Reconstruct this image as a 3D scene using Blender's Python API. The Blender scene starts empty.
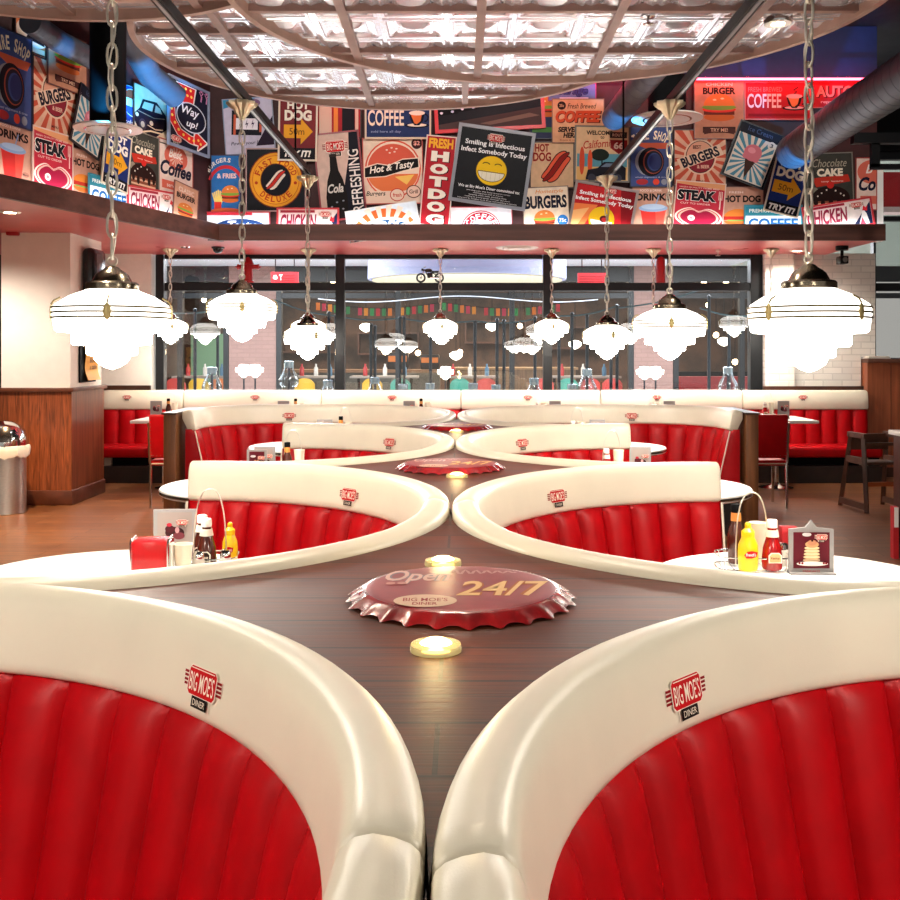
import bpy, bmesh, math, random
from mathutils import Matrix, Vector
random.seed(7)
PI = math.pi
SC = bpy.context.scene
COL = SC.collection
CH = 1.58            # camera height
PD = 2.4             # spacing of the booths
F = 1000.0           # focal length in pixels of the 900 px frame
VX, VY = 461.0, 350.0
def W(x, y, d): return Vector(((x - VX) * d / F, d, CH - (y - VY) * d / F))

# ---------------------------------------------------------------- camera, world, exposure
cam_d = bpy.data.cameras.new('camera'); cam = bpy.data.objects.new('camera', cam_d); COL.objects.link(cam)
cam.location = (0, 0, CH); cam.rotation_euler = (PI / 2, 0, 0)
cam_d.sensor_width = 36; cam_d.lens = F * 36 / 900
cam_d.shift_x = -(VX - 450) / 900; cam_d.shift_y = -(450 - VY) / 900
cam_d.clip_start = 0.02; cam_d.clip_end = 200
SC.camera = cam
vs = SC.view_settings
vs.view_transform = 'Standard'; vs.look = 'None'; vs.gamma = 1; vs.use_curve_mapping = False
vs.exposure = 1.0
world = bpy.data.worlds.new('world'); SC.world = world; world.use_nodes = True
bg = world.node_tree.nodes['Background']
bg.inputs[0].default_value = (1.0, 0.93, 0.85, 1); bg.inputs[1].default_value = 0.24
LAMP = 25.0          # glow of the glass pendant shades

def light(kind, name, loc, energy, color=(1, 1, 1), size=0.1, rot=None, spot=None, sy=None):
    l = bpy.data.lights.new(name, kind); o = bpy.data.objects.new(name, l); COL.objects.link(o)
    o.location = loc; l.energy = energy; l.color = color
    if kind == 'AREA':
        l.size = size
        if sy: l.shape = 'RECTANGLE'; l.size_y = sy
    elif kind == 'SPOT':
        l.spot_size = spot or 1.2; l.spot_blend = 0.6; l.shadow_soft_size = size
    else: l.shadow_soft_size = size
    if rot: o.rotation_euler = rot
    return o

# ---------------------------------------------------------------- materials
def hexc(h):
    h = h.lstrip('#'); r = []
    for i in (0, 2, 4):
        c = int(h[i:i + 2], 16) / 255
        r.append(c / 12.92 if c <= 0.04045 else ((c + 0.055) / 1.055) ** 2.4)
    return tuple(r)
_M = {}
def M(name, col='#888888', rough=0.5, metal=0.0, emit=0.0, ecol=None, var=0.0, scale=8.0, bump=0.0, bscale=60.0, spec=0.5, coat=0.0, stretch=None, col2=None, trans=0.0):
    if name in _M: return _M[name]
    m = bpy.data.materials.new(name); m.use_nodes = True; _M[name] = m
    nt = m.node_tree; b = nt.nodes['Principled BSDF']
    c = hexc(col) if isinstance(col, str) else col
    b.inputs['Base Color'].default_value = (*c, 1); b.inputs['Roughness'].default_value = rough
    b.inputs['Metallic'].default_value = metal; b.inputs['Specular IOR Level'].default_value = spec
    b.inputs['Coat Weight'].default_value = coat; b.inputs['Transmission Weight'].default_value = trans
    tc = nt.nodes.new('ShaderNodeTexCoord'); mp = nt.nodes.new('ShaderNodeMapping')
    nt.links.new(tc.outputs['Object'], mp.inputs[0])
    if stretch: mp.inputs['Scale'].default_value = stretch
    nz = nt.nodes.new('ShaderNodeTexNoise'); nz.inputs['Scale'].default_value = scale; nz.inputs['Detail'].default_value = 5
    nt.links.new(mp.outputs[0], nz.inputs['Vector'])
    mr = nt.nodes.new('ShaderNodeMapRange'); mr.inputs['To Min'].default_value = max(0, rough - 0.06); mr.inputs['To Max'].default_value = min(1, rough + 0.06)
    nt.links.new(nz.outputs['Fac'], mr.inputs['Value']); nt.links.new(mr.outputs[0], b.inputs['Roughness'])
    if var > 0 or col2:
        c2 = hexc(col2) if col2 else tuple(max(0, x * (1 - var)) for x in c)
        mx = nt.nodes.new('ShaderNodeMix'); mx.data_type = 'RGBA'
        mx.inputs['A'].default_value = (*c, 1); mx.inputs['B'].default_value = (*c2, 1)
        ra = nt.nodes.new('ShaderNodeMapRange'); ra.inputs['From Min'].default_value = 0.35; ra.inputs['From Max'].default_value = 0.65
        nt.links.new(nz.outputs['Fac'], ra.inputs['Value']); nt.links.new(ra.outputs[0], mx.inputs['Factor'])
        nt.links.new(mx.outputs['Result'], b.inputs['Base Color'])
    if bump > 0:
        n2 = nt.nodes.new('ShaderNodeTexNoise'); n2.inputs['Scale'].default_value = bscale; n2.inputs['Detail'].default_value = 4
        nt.links.new(mp.outputs[0], n2.inputs['Vector'])
        bp = nt.nodes.new('ShaderNodeBump'); bp.inputs['Strength'].default_value = bump; bp.inputs['Distance'].default_value = 0.01
        nt.links.new(n2.outputs['Fac'], bp.inputs['Height']); nt.links.new(bp.outputs[0], b.inputs['Normal'])
    if emit > 0:
        e = hexc(ecol) if isinstance(ecol, str) else (ecol or c)
        b.inputs['Emission Color'].default_value = (*e, 1); b.inputs['Emission Strength'].default_value = emit
    return m
def planks(name, c1, c2, cm, rough, bw, bh, grain=(1, 1, 1), rot=0, gap=0.004, spec=0.5):
    m = bpy.data.materials.new(name); m.use_nodes = True; _M[name] = m
    nt = m.node_tree; b = nt.nodes['Principled BSDF']; N = nt.nodes.new; L = nt.links.new
    tc = N('ShaderNodeTexCoord'); mp = N('ShaderNodeMapping'); L(tc.outputs['Object'], mp.inputs[0]); mp.inputs['Rotation'].default_value = rot if isinstance(rot, tuple) else (0, 0, rot)
    br = N('ShaderNodeTexBrick'); L(mp.outputs[0], br.inputs['Vector']); br.inputs['Scale'].default_value = 1
    br.inputs['Brick Width'].default_value = bw; br.inputs['Row Height'].default_value = bh; br.inputs['Mortar Size'].default_value = gap
    br.inputs['Color1'].default_value = (*hexc(c1), 1); br.inputs['Color2'].default_value = (*hexc(c2), 1); br.inputs['Mortar'].default_value = (*hexc(cm), 1)
    m2 = N('ShaderNodeMapping'); L(mp.outputs[0], m2.inputs[0]); m2.inputs['Scale'].default_value = grain
    nz = N('ShaderNodeTexNoise'); nz.inputs['Scale'].default_value = 6; nz.inputs['Detail'].default_value = 8; nz.inputs['Distortion'].default_value = 1.2; L(m2.outputs[0], nz.inputs['Vector'])
    ra = N('ShaderNodeMapRange'); ra.inputs['From Min'].default_value = 0.3; ra.inputs['From Max'].default_value = 0.7; ra.inputs['To Min'].default_value = 0.38; ra.inputs['To Max'].default_value = 1.3; L(nz.outputs['Fac'], ra.inputs['Value'])
    vm = N('ShaderNodeVectorMath'); vm.operation = 'SCALE'; L(br.outputs['Color'], vm.inputs[0]); L(ra.outputs[0], vm.inputs['Scale'])
    L(vm.outputs[0], b.inputs['Base Color']); b.inputs['Specular IOR Level'].default_value = spec
    rr = N('ShaderNodeMapRange'); rr.inputs['To Min'].default_value = rough - 0.08; rr.inputs['To Max'].default_value = rough + 0.1; L(nz.outputs['Fac'], rr.inputs['Value']); L(rr.outputs[0], b.inputs['Roughness'])
    bp = N('ShaderNodeBump'); bp.inputs['Strength'].default_value = 0.15; bp.inputs['Distance'].default_value = 0.004; L(nz.outputs['Fac'], bp.inputs['Height']); L(bp.outputs[0], b.inputs['Normal'])
    return m
def glassy(name, tint, refl, rough=0.0):
    m = bpy.data.materials.new(name); m.use_nodes = True; nt = m.node_tree
    nt.nodes.clear(); N = nt.nodes.new; L = nt.links.new
    o = N('ShaderNodeOutputMaterial'); mx = N('ShaderNodeMixShader'); t = N('ShaderNodeBsdfTransparent'); g = N('ShaderNodeBsdfGlossy')
    t.inputs[0].default_value = (*tint, 1); g.inputs['Roughness'].default_value = rough
    fr = N('ShaderNodeLayerWeight'); fr.inputs[0].default_value = 0.3
    ma = N('ShaderNodeMath'); ma.operation = 'MULTIPLY_ADD'; ma.inputs[1].default_value = 0.7; ma.inputs[2].default_value = refl
    L(fr.outputs['Fresnel'], ma.inputs[0]); ma.use_clamp = True
    L(ma.outputs[0], mx.inputs[0]); L(t.outputs[0], mx.inputs[1]); L(g.outputs[0], mx.inputs[2]); L(mx.outputs[0], o.inputs[0])
    return m
cream = M('cream_vinyl', '#e8e0cc', 0.36, var=0.05, scale=5, bump=0.05, bscale=350, spec=0.5)
redv = M('red_vinyl', '#b6030f', 0.44, var=0.18, scale=9, bump=0.06, bscale=300, spec=0.2)
dark = M('black_paint', '#08080a', 0.7, spec=0.1)
blackm = M('black_metal', '#08080a', 0.5, 0.0, spec=0.15)
chrome = M('chrome', '#d8d8d8', 0.12, 1.0)
steel = M('brushed_steel', '#cfc8be', 0.36, 1.0, stretch=(1, 1, 12), scale=30, var=0.15)
brass = M('brass', '#ebe6d8', 0.34, 0.8, var=0.12)
nickel = M('antique_nickel', '#8f8472', 0.22, 1.0, var=0.3)
white = M('white_laminate', '#f5f3ee', 0.3)
wpaint = M('white_paint', '#f3ece1', 0.75, var=0.05)
gold = M('gold_line', '#6f5f38', 0.4, 0.5)
lampm = M('lamp_glass', '#fff8ea', 0.3, emit=LAMP, ecol=(1.0, 0.92, 0.80))
lampu = M('lamp_glass_band', '#fff8ea', 0.3, emit=2.7, ecol=(1.0, 0.94, 0.86))
ledgew = planks('ledge_wood', '#6a3521', '#52281a', '#26130c', 0.46, 3.0, 0.19, (0.45, 12, 12), spec=0.2)
floorw = planks('floor_wood', '#8f5c38', '#784a2d', '#4a2d1a', 0.34, 1.3, 0.16, (0.8, 8, 8))
panelw = planks('panel_wood', '#8c4826', '#7c3e20', '#4a2212', 0.35, 0.11, 4.0, (9, 0.5, 9), gap=0.002, rot=(PI/2, 0, 0))
panelw2 = planks('panel_wood_side', '#8a4526', '#7a3b20', '#5a2b17', 0.35, 4.0, 0.11, (9, 9, 0.7), gap=0.002)
dwood = M('dark_oak', '#4a2a1c', 0.4, var=0.5, scale=6, stretch=(1, 1, 0.12))
dwoodh = M('dark_beam_wood', '#6e4438', 0.42, var=0.5, scale=6, stretch=(0.15, 1, 2))
copperw = M('rim_metal', '#b08f80', 0.45, 0.1, var=0.15)

# ---------------------------------------------------------------- mesh helpers
class MB:
    def __init__(s): s.v = []; s.f = []; s.m = []; s.mats = []
    def mi(s, mat):
        if mat not in s.mats: s.mats.append(mat)
        return s.mats.index(mat)
    def add(s, vs_, fs, mat, T=None):
        b = len(s.v); k = s.mi(mat)
        s.v += [tuple(T @ Vector(p)) if T is not None else tuple(p) for p in vs_]
        s.f += [tuple(i + b for i in f) for f in fs]; s.m += [k] * len(fs)
        return s
    def box(s, x0, x1, y0, y1, z0, z1, mat, T=None, bev=0.0, seg=2):
        if bev <= 0:
            v = [(x, y, z) for z in (z0, z1) for y in (y0, y1) for x in (x0, x1)]
            return s.add(v, [(0, 2, 3, 1), (4, 5, 7, 6), (0, 1, 5, 4), (2, 6, 7, 3), (0, 4, 6, 2), (1, 3, 7, 5)], mat, T)
        bm = bmesh.new(); bmesh.ops.create_cube(bm, size=1)
        for v in bm.verts: v.co = ((x0 + x1) / 2 + v.co.x * (x1 - x0), (y0 + y1) / 2 + v.co.y * (y1 - y0), (z0 + z1) / 2 + v.co.z * (z1 - z0))
        bmesh.ops.bevel(bm, geom=bm.edges[:], offset=bev, segments=seg, affect='EDGES', profile=0.5)
        bm.verts.index_update()
        s.add([v.co.copy() for v in bm.verts], [[v.index for v in f.verts] for f in bm.faces], mat, T); bm.free(); return s
    def loft(s, rings, mat, closed=True, caps=True, T=None, loop=False):
        n = len(rings[0]); v = [p for r in rings for p in r]; f = []
        for i in range(len(rings) - (0 if loop else 1)):
            a = i * n; b = ((i + 1) % len(rings)) * n
            for j in range(n if closed else n - 1):
                k = (j + 1) % n; f.append((a + j, a + k, b + k, b + j))
        if caps and not loop and closed:
            f.append(tuple(range(n - 1, -1, -1))); f.append(tuple((len(rings) - 1) * n + j for j in range(n)))
        return s.add(v, f, mat, T)
    def lathe(s, prof, mat, c=(0, 0, 0), n=32, T=None, close=False, a0=0, a1=2 * PI):
        full = abs(a1 - a0 - 2 * PI) < 1e-6; m = n if full else n + 1
        rings = []
        for i in range(m):
            a = a0 + (a1 - a0) * i / n
            rings.append([(c[0] + r * math.cos(a), c[1] + r * math.sin(a), c[2] + z) for r, z in prof])
        return s.loft(rings, mat, closed=close, caps=not full, T=T, loop=full)
    def tube(s, pts, r, mat, n=8, closed=False, T=None, r1=None):
        pts = [Vector(p) for p in pts]; rings = []; N_ = len(pts); up = None
        for i, p in enumerate(pts):
            if closed: t = pts[(i + 1) % N_] - pts[i - 1]
            else: t = pts[min(i + 1, N_ - 1)] - pts[max(i - 1, 0)]
            t.normalize()
            if up is None: up = Vector((0, 0, 1)) if abs(t.z) < 0.9 else Vector((1, 0, 0))
            a = t.cross(up)
            if a.length < 1e-4: a = t.cross(Vector((1, 0, 0.3)))
            a.normalize(); b_ = a.cross(t).normalized(); up = b_
            rr = r if r1 is None else r + (r1 - r) * i / (N_ - 1)
            rings.append([p + a * rr * math.cos(2 * PI * j / n) + b_ * rr * math.sin(2 * PI * j / n) for j in range(n)])
        return s.loft(rings, mat, T=T, loop=closed)
    def cyl(s, p0, p1, r, mat, n=16, r1=None, T=None): return s.tube([p0, p1], r, mat, n, T=T, r1=r1)
    def ball(s, c, r, mat, n=16, T=None):
        r = (r, r, r) if not hasattr(r, '__len__') else r; k = n // 2
        v = [(c[0], c[1], c[2] - r[2])]; f = []
        for i in range(1, k):
            a = -PI / 2 + PI * i / k
            v += [(c[0] + r[0] * math.cos(a) * math.cos(2 * PI * j / n), c[1] + r[1] * math.cos(a) * math.sin(2 * PI * j / n), c[2] + r[2] * math.sin(a)) for j in range(n)]
        v.append((c[0], c[1], c[2] + r[2])); e = len(v) - 1
        for j in range(n):
            q = (j + 1) % n
            f.append((0, 1 + q, 1 + j)); f.append((e, e - n + j, e - n + q))
            for i in range(k - 2): f.append((1 + i * n + j, 1 + i * n + q, 1 + (i + 1) * n + q, 1 + (i + 1) * n + j))
        return s.add(v, f, mat, T)
    def prism(s, poly, z0, z1, mat, T=None):
        n = len(poly); v = [(x, y, z0) for x, y in poly] + [(x, y, z1) for x, y in poly]
        f = [tuple(range(n - 1, -1, -1)), tuple(range(n, 2 * n))] + [(i, (i + 1) % n, n + (i + 1) % n, n + i) for i in range(n)]
        return s.add(v, f, mat, T)
    def build(s, name, parent=None, smooth=35, recalc=True, loc=None):
        me = bpy.data.meshes.new(name); me.from_pydata(s.v, [], s.f)
        for m in s.mats: me.materials.append(m)
        me.polygons.foreach_set('material_index', s.m)
        if recalc:
            bm = bmesh.new(); bm.from_mesh(me); bmesh.ops.recalc_face_normals(bm, faces=bm.faces[:]); bm.to_mesh(me); bm.free()
        if smooth:
            me.polygons.foreach_set('use_smooth', [True] * len(me.polygons)); me.set_sharp_from_angle(angle=math.radians(smooth))
        me.update()
        o = bpy.data.objects.new(name, me); COL.objects.link(o)
        if parent: o.parent = parent
        if loc: o.location = loc
        return o
def tag(o, label, cat, group=None):
    o['label'] = label; o['category'] = cat
    if group: o['group'] = group
    return o
def thing(name, label, cat, loc=(0, 0, 0), rz=0, group=None, mat=None):
    o = bpy.data.objects.new(name, None); COL.objects.link(o); o.empty_display_size = 0.1
    if mat is not None: o.matrix_world = mat
    else: o.location = loc; o.rotation_euler = (0, 0, rz)
    return tag(o, label, cat, group)
def struct(mb, name, **k):
    o = mb.build(name, **k); o['kind'] = 'structure'; return o
def copy_thing(root, loc, label, rz=None):
    r = root.copy(); COL.objects.link(r); r.location = loc; r['label'] = label
    if rz is not None: r.rotation_euler = (0, 0, rz)
    for ch in list(root.children):
        c = ch.copy(); COL.objects.link(c); c.parent = r
        for g in list(ch.children):
            d = g.copy(); COL.objects.link(d); d.parent = c
    return r
_T = {}
def text_geo(t, bold=0.0, shear=0.0):
    bold = bold * (0.9 if len(t) < 8 else 0.45); k = (t, bold, shear)
    if k in _T: return _T[k]
    cu = bpy.data.curves.new('lettering', 'FONT'); cu.body = t; cu.offset = bold; cu.shear = shear; cu.fill_mode = 'FRONT'; cu.resolution_u = 3
    ob = bpy.data.objects.new('lettering', cu); me = bpy.data.meshes.new_from_object(ob)
    v = [(p.co.x, p.co.y) for p in me.vertices]; f = [tuple(p.vertices) for p in me.polygons]
    bpy.data.objects.remove(ob); bpy.data.curves.remove(cu); bpy.data.meshes.remove(me)
    xs = [p[0] for p in v]; ys = [p[1] for p in v]; x0, x1, y0, y1 = min(xs), max(xs), min(ys), max(ys)
    v = [((x - (x0 + x1) / 2) / (x1 - x0), (y - (y0 + y1) / 2) / (y1 - y0)) for x, y in v]
    _T[k] = (v, f); return _T[k]

def clip_rect(poly, w, h):
    def cl(p, ax, lim, sg):
        out = []
        for i in range(len(p)):
            a, b = p[i - 1], p[i]; ia = sg * a[ax] <= lim; ib = sg * b[ax] <= lim
            if ia != ib:
                t = (sg * lim - a[ax]) / (b[ax] - a[ax]); out.append((a[0] + (b[0] - a[0]) * t, a[1] + (b[1] - a[1]) * t))
            if ib: out.append(b)
        return out
    for ax, lim in ((0, w / 2), (1, h / 2)):
        for sg in (1, -1):
            if len(poly) < 3: return []
            poly = cl(poly, ax, lim, sg)
    return poly
def ink(h): return M('ink_' + h.lstrip('#'), h, 0.55, spec=0.12)
class Art:
    """Flat printed artwork in design units; x right, y up, origin in the middle."""
    def __init__(s, w, h, sx=1, sy=1, step=0.0011, base=0.0):
        s.w, s.h, s.sx, s.sy, s.step, s.z = w, h, sx, sy, step, base; s.pic = MB(); s.let = MB()
    def _n(s): s.z += s.step; return s.z
    def poly(s, pts, c, clip=True, mb=None):
        p = clip_rect(list(pts), s.w, s.h) if clip else list(pts)
        if len(p) < 3: return
        z = s._n(); (mb or s.pic).add([(x * s.sx, y * s.sy, z) for x, y in p], [tuple(range(len(p)))], ink(c))
    def rect(s, x, y, w, h, c, rot=0):
        ca, sa = math.cos(rot), math.sin(rot)
        s.poly([(x + ca * a - sa * b, y + sa * a + ca * b) for a, b in ((-w/2, -h/2), (w/2, -h/2), (w/2, h/2), (-w/2, h/2))], c)
    def ell(s, x, y, rx, ry, c, a0=0, a1=2 * PI, n=28, rot=0):
        ca, sa = math.cos(rot), math.sin(rot); P = []
        for i in range(n):
            t = a0 + (a1 - a0) * i / (n if abs(a1 - a0 - 2*PI) < 1e-6 else n - 1); a, b = rx * math.cos(t), ry * math.sin(t); P.append((x + ca * a - sa * b, y + sa * a + ca * b))
        s.poly(P, c)
    def stroke(s, pts, w, c):
        z = s._n(); v = []; f = []
        for i, p in enumerate(pts):
            a = pts[max(i - 1, 0)]; b = pts[min(i + 1, len(pts) - 1)]; dx, dy = b[0] - a[0], b[1] - a[1]; l = math.hypot(dx, dy) or 1
            nx, ny = -dy / l * w / 2, dx / l * w / 2; v += [((p[0] + nx) * s.sx, (p[1] + ny) * s.sy, z), ((p[0] - nx) * s.sx, (p[1] - ny) * s.sy, z)]
        for i in range(len(pts) - 1): f.append((2*i, 2*i+1, 2*i+3, 2*i+2))
        s.pic.add(v, f, ink(c))
    def arc(s, x, y, rx, ry, a0, a1, w, c, n=18): s.stroke([(x + rx * math.cos(a0 + (a1 - a0) * i / n), y + ry * math.sin(a0 + (a1 - a0) * i / n)) for i in range(n + 1)], w, c)
    def burst(s, x, y, n, c, r=200, ph=0):
        z = s._n()
        for i in range(n):
            a = 2 * PI * i / n + ph; b = a + PI / n
            p = clip_rect([(x, y), (x + r * math.cos(a), y + r * math.sin(a)), (x + r * math.cos(b), y + r * math.sin(b))], s.w, s.h)
            if len(p) > 2: s.pic.add([(u * s.sx, v * s.sy, z) for u, v in p], [tuple(range(len(p)))], ink(c))
    def t(s, txt, x, y, w, h, c, bold=0.02, shear=0.0, rot=0):
        v, f = text_geo(txt, bold, shear); z = s._n(); ca, sa = math.cos(rot), math.sin(rot)
        s.let.add([((x + ca * a * w - sa * b * h) * s.sx, (y + sa * a * w + ca * b * h) * s.sy, z) for a, b in v], f, ink(c))
    def arct(s, txt, x, y, r, a0, a1, h, c, flip=False, wf=0.8, bold=0.03):
        n = len(txt)
        for i, chh in enumerate(txt):
            if chh == ' ': continue
            a = a0 + (a1 - a0) * (i + 0.5) / n
            s.t(chh, x + r * math.cos(a), y + r * math.sin(a), abs(a1 - a0) * r / n * wf * (0.5 if chh in "I'1" else 1), h, c, bold, 0, a + (PI / 2 if flip else -PI / 2)); s.z -= s.step
        s._n()
    def badge(s, x, y, w, rot=0):
        """the red winged diner badge with its black tab"""
        h = w * 0.46; ca, sa = math.cos(rot), math.sin(rot)
        R = lambda a, b: (x + ca * a - sa * b, y + sa * a + ca * b)
        def q(cx, cy, ww, hh, c, cut=0.0):
            k = min(ww, hh) * cut; P = [(-ww/2 + k, -hh/2), (ww/2 - k, -hh/2), (ww/2, -hh/2 + k), (ww/2, hh/2 - k), (ww/2 - k, hh/2), (-ww/2 + k, hh/2), (-ww/2, hh/2 - k), (-ww/2, -hh/2 + k)]
            s.poly([R(cx + a, cy + b) for a, b in (P if cut else [P[0], P[1], P[4], P[5]])], c, clip=False)
        q(0, 0, w, h * 0.62, '#efe2cf'); q(0, -h * 0.62, w * 0.5, h * 0.46, '#efe2cf')
        for k in (-0.2, -0.07, 0.07, 0.2):
            q(-w * 0.44, k * h, w * 0.17, h * 0.085, '#8c1018'); q(w * 0.44, k * h, w * 0.17, h * 0.085, '#8c1018')
        q(0, 0, w * 0.80, h, '#f3e6d6', 0.13); q(0, 0, w * 0.76, h * 0.92, '#c01018', 0.13)
        q(0, -h * 0.66, w * 0.44, h * 0.36, '#18100e')
        p = R(0, h * 0.36); s.t("BIG MOE'S", *R(0, -h * 0.02), w * 0.68, h * 0.62, '#fbeedd', 0.01, 0, rot)
        q(0, h * 0.40, w * 0.66, h * 0.03, '#fbeedd'); s.t('DINER', *R(0, -h * 0.66), w * 0.34, h * 0.2, '#efe2cf', 0.0, 0, rot)
    def merged(s):
        m = MB()
        for q in (s.pic, s.let):
            for f, k in zip(q.f, q.m): pass
            b = len(m.v); m.v += q.v
            for f, k in zip(q.f, q.m): m.f.append(tuple(i + b for i in f)); m.m.append(m.mi(q.mats[k]))
        return m
def badge_mesh(w, step=0.0003):
    A = Art(10, 10, step=step); A.badge(0, 0, w); return A.merged()
# ---------------------------------------------------------------- setting
SZ = 2.777                # soffit underside
WY = 12.6                 # window wall
PY = 11.0                 # sign wall
CX0 = (210 - VX) * PY / F # corner of the sign wall
LX, LY = -461 * 7.98 / F, 7.98
ldir = Vector((LX - CX0, LY - PY, 0)).normalized()
LE = Vector((CX0, PY, 0)) + ldir * 6.2       # near end of the left sign wall
m = MB(); m.box(-9, 9, -3, 12.75, -0.06, 0, floorw); struct(m, 'floor')
m = MB(); m.box(-9, 9, -3, 13.4, 5.15, 5.25, M('ceiling_black', '#0a0b12', 0.8)); struct(m, 'ceiling')
m = MB(); m.box(-9.1, -9, -3, 13, 0, 5.2, M('wall_beige', '#7d6a58', 0.8, var=0.1)); struct(m, 'wall_left')
m = MB(); m.box(9, 9.1, -3, 13, 0, 5.2, M('wall_beige_right', '#6d5a4a', 0.8, var=0.1)); struct(m, 'wall_right')
# sign wall (upper wall over the soffit)
back = M('sign_wall_paint', '#3a1414', 0.7, var=0.3)
navy = M('navy_paint', '#1c2a5c', 0.7, var=0.15)
RX = (877 - VX) * PY / F
nrm = Vector((-ldir.y, ldir.x, 0))
if nrm.x < 0: nrm = -nrm
m = MB(); m.box(CX0 - 0.05, RX, PY, PY + 0.1, SZ + 0.02, 4.57, back); m.box(CX0 - 0.05, RX, PY, PY + 0.1, 4.57, 5.14, navy); struct(m, 'wall_back')
a = Vector((CX0, PY, 0)); 
m = MB(); m.prism([(a.x, a.y), (LE.x, LE.y), (LE.x - nrm.x * 0.1, LE.y - nrm.y * 0.1), (a.x - nrm.x * 0.1, a.y - nrm.y * 0.1)], SZ + 0.02, 5.14, back); struct(m, 'wall_left_sign')
# soffit slab (red lacquer underside)
redc = M('red_lacquer', '#d0524e', 0.3, var=0.12, scale=2)
m = MB(); m.prism([(a.x + 0.14, a.y - 0.14), (RX, PY - 0.14), (RX, 12.55), (-9, 12.55), (-9, LE.y), (LE.x + nrm.x * 0.14, LE.y + nrm.y * 0.14)], SZ, SZ + 0.02, redc); struct(m, 'ceiling_soffit')
# wooden beam round the foot of the sign wall
m = MB(); m.box(CX0 + 0.02, RX + 0.02, PY - 0.18, PY - 0.14, SZ - 0.012, SZ + 0.167, dwoodh)
q0 = a + nrm * 0.18; q1 = LE + nrm * 0.18
k = 0.18 * 0.9
m.prism([(q0.x - k * ldir.x * 0.0, q0.y - 0.03), (q1.x, q1.y), (q1.x - nrm.x * 0.04, q1.y - nrm.y * 0.04), (q0.x - nrm.x * 0.04, q0.y - nrm.y * 0.04)], SZ - 0.012, SZ + 0.167, dwoodh)
struct(m, 'trim_1')
# white light strip lying behind the beam, and the red neon line over the signs
strip = M('strip_light', '#ffffff', 0.4, emit=18, ecol=(0.85, 0.95, 1.0))
m = MB(); m.box(CX0 + 0.05, RX - 0.02, PY - 0.13, PY - 0.11, SZ + 0.125, SZ + 0.14, strip)
tag(m.build('strip_light'), 'white strip light behind the wooden beam under the straight sign wall', 'strip light')
m = MB(); q0 = a + nrm * 0.13 + ldir * 0.1; q1 = LE + nrm * 0.13
m.prism([(q0.x, q0.y), (q1.x, q1.y), (q1.x - nrm.x * 0.02, q1.y - nrm.y * 0.02), (q0.x - nrm.x * 0.02, q0.y - nrm.y * 0.02)], SZ + 0.125, SZ + 0.14, strip)
tag(m.build('strip_light'), 'white strip light behind the beam under the slanting left sign wall', 'strip light')
m = MB(); m.box(-0.2, RX, PY - 0.02, PY, SZ + 0.0, SZ + 0.01, dark)
m = MB(); NZ = CH + 271 * (PY - 0.16) / F; m.cyl((-1.5, PY - 0.16, NZ), (4.55, PY - 0.16, NZ), 0.013, M('neon_red', '#ff2030', 0.4, emit=16, ecol=(1.0, 0.03, 0.06)), 8)
neon = m.build('neon_tube'); tag(neon, 'red neon line along the top of the sign wall', 'neon light')
m = MB(); [m.box(x - 0.02, x + 0.02, PY - 0.16, PY, NZ + 0.012, NZ + 0.022, dark) for x in (-1.2, 0.932, 1.6, 3.08, 4.45)]; m.build('bracket', neon)
# left wood-clad column
m = MB(); wx0, wx1, wy0, wy1 = -4.69, -3.985, 10.2, 11.08
m.box(wx0, wx1, wy0, wy1, 1.19, SZ, M('column_plaster', '#f1e7d9', 0.8, bump=0.35, bscale=7, var=0.04)); 
m.box(wx0 - 0.02, wx1 + 0.02, wy0 - 0.02, wy0 + 0.02, 0.11, 1.16, panelw); m.box(wx0 - 0.02, wx1 + 0.02, wy1 - 0.02, wy1 + 0.02, 0.11, 1.16, panelw)
m.box(wx1 - 0.02, wx1 + 0.02, wy0 + 0.02, wy1 - 0.02, 0.11, 1.16, M('column_side_wood', '#7c3e22', 0.36, var=0.4, scale=5, stretch=(4, 4, 0.3))); m.box(wx0 - 0.02, wx0 + 0.02, wy0 + 0.02, wy1 - 0.02, 0.11, 1.16, dwood)
m.box(wx0 - 0.05, wx1 + 0.05, wy0 - 0.05, wy1 + 0.05, 1.155, 1.195, M('column_cap_wood', '#6b3a26', 0.4, var=0.3), bev=0.008)
m.box(wx0 - 0.035, wx1 + 0.035, wy0 - 0.035, wy1 + 0.035, 0, 0.15, M('column_foot_wood', '#5d2f1d', 0.4, var=0.3), bev=0.01)
struct(m, 'wall_column_left')
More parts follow.
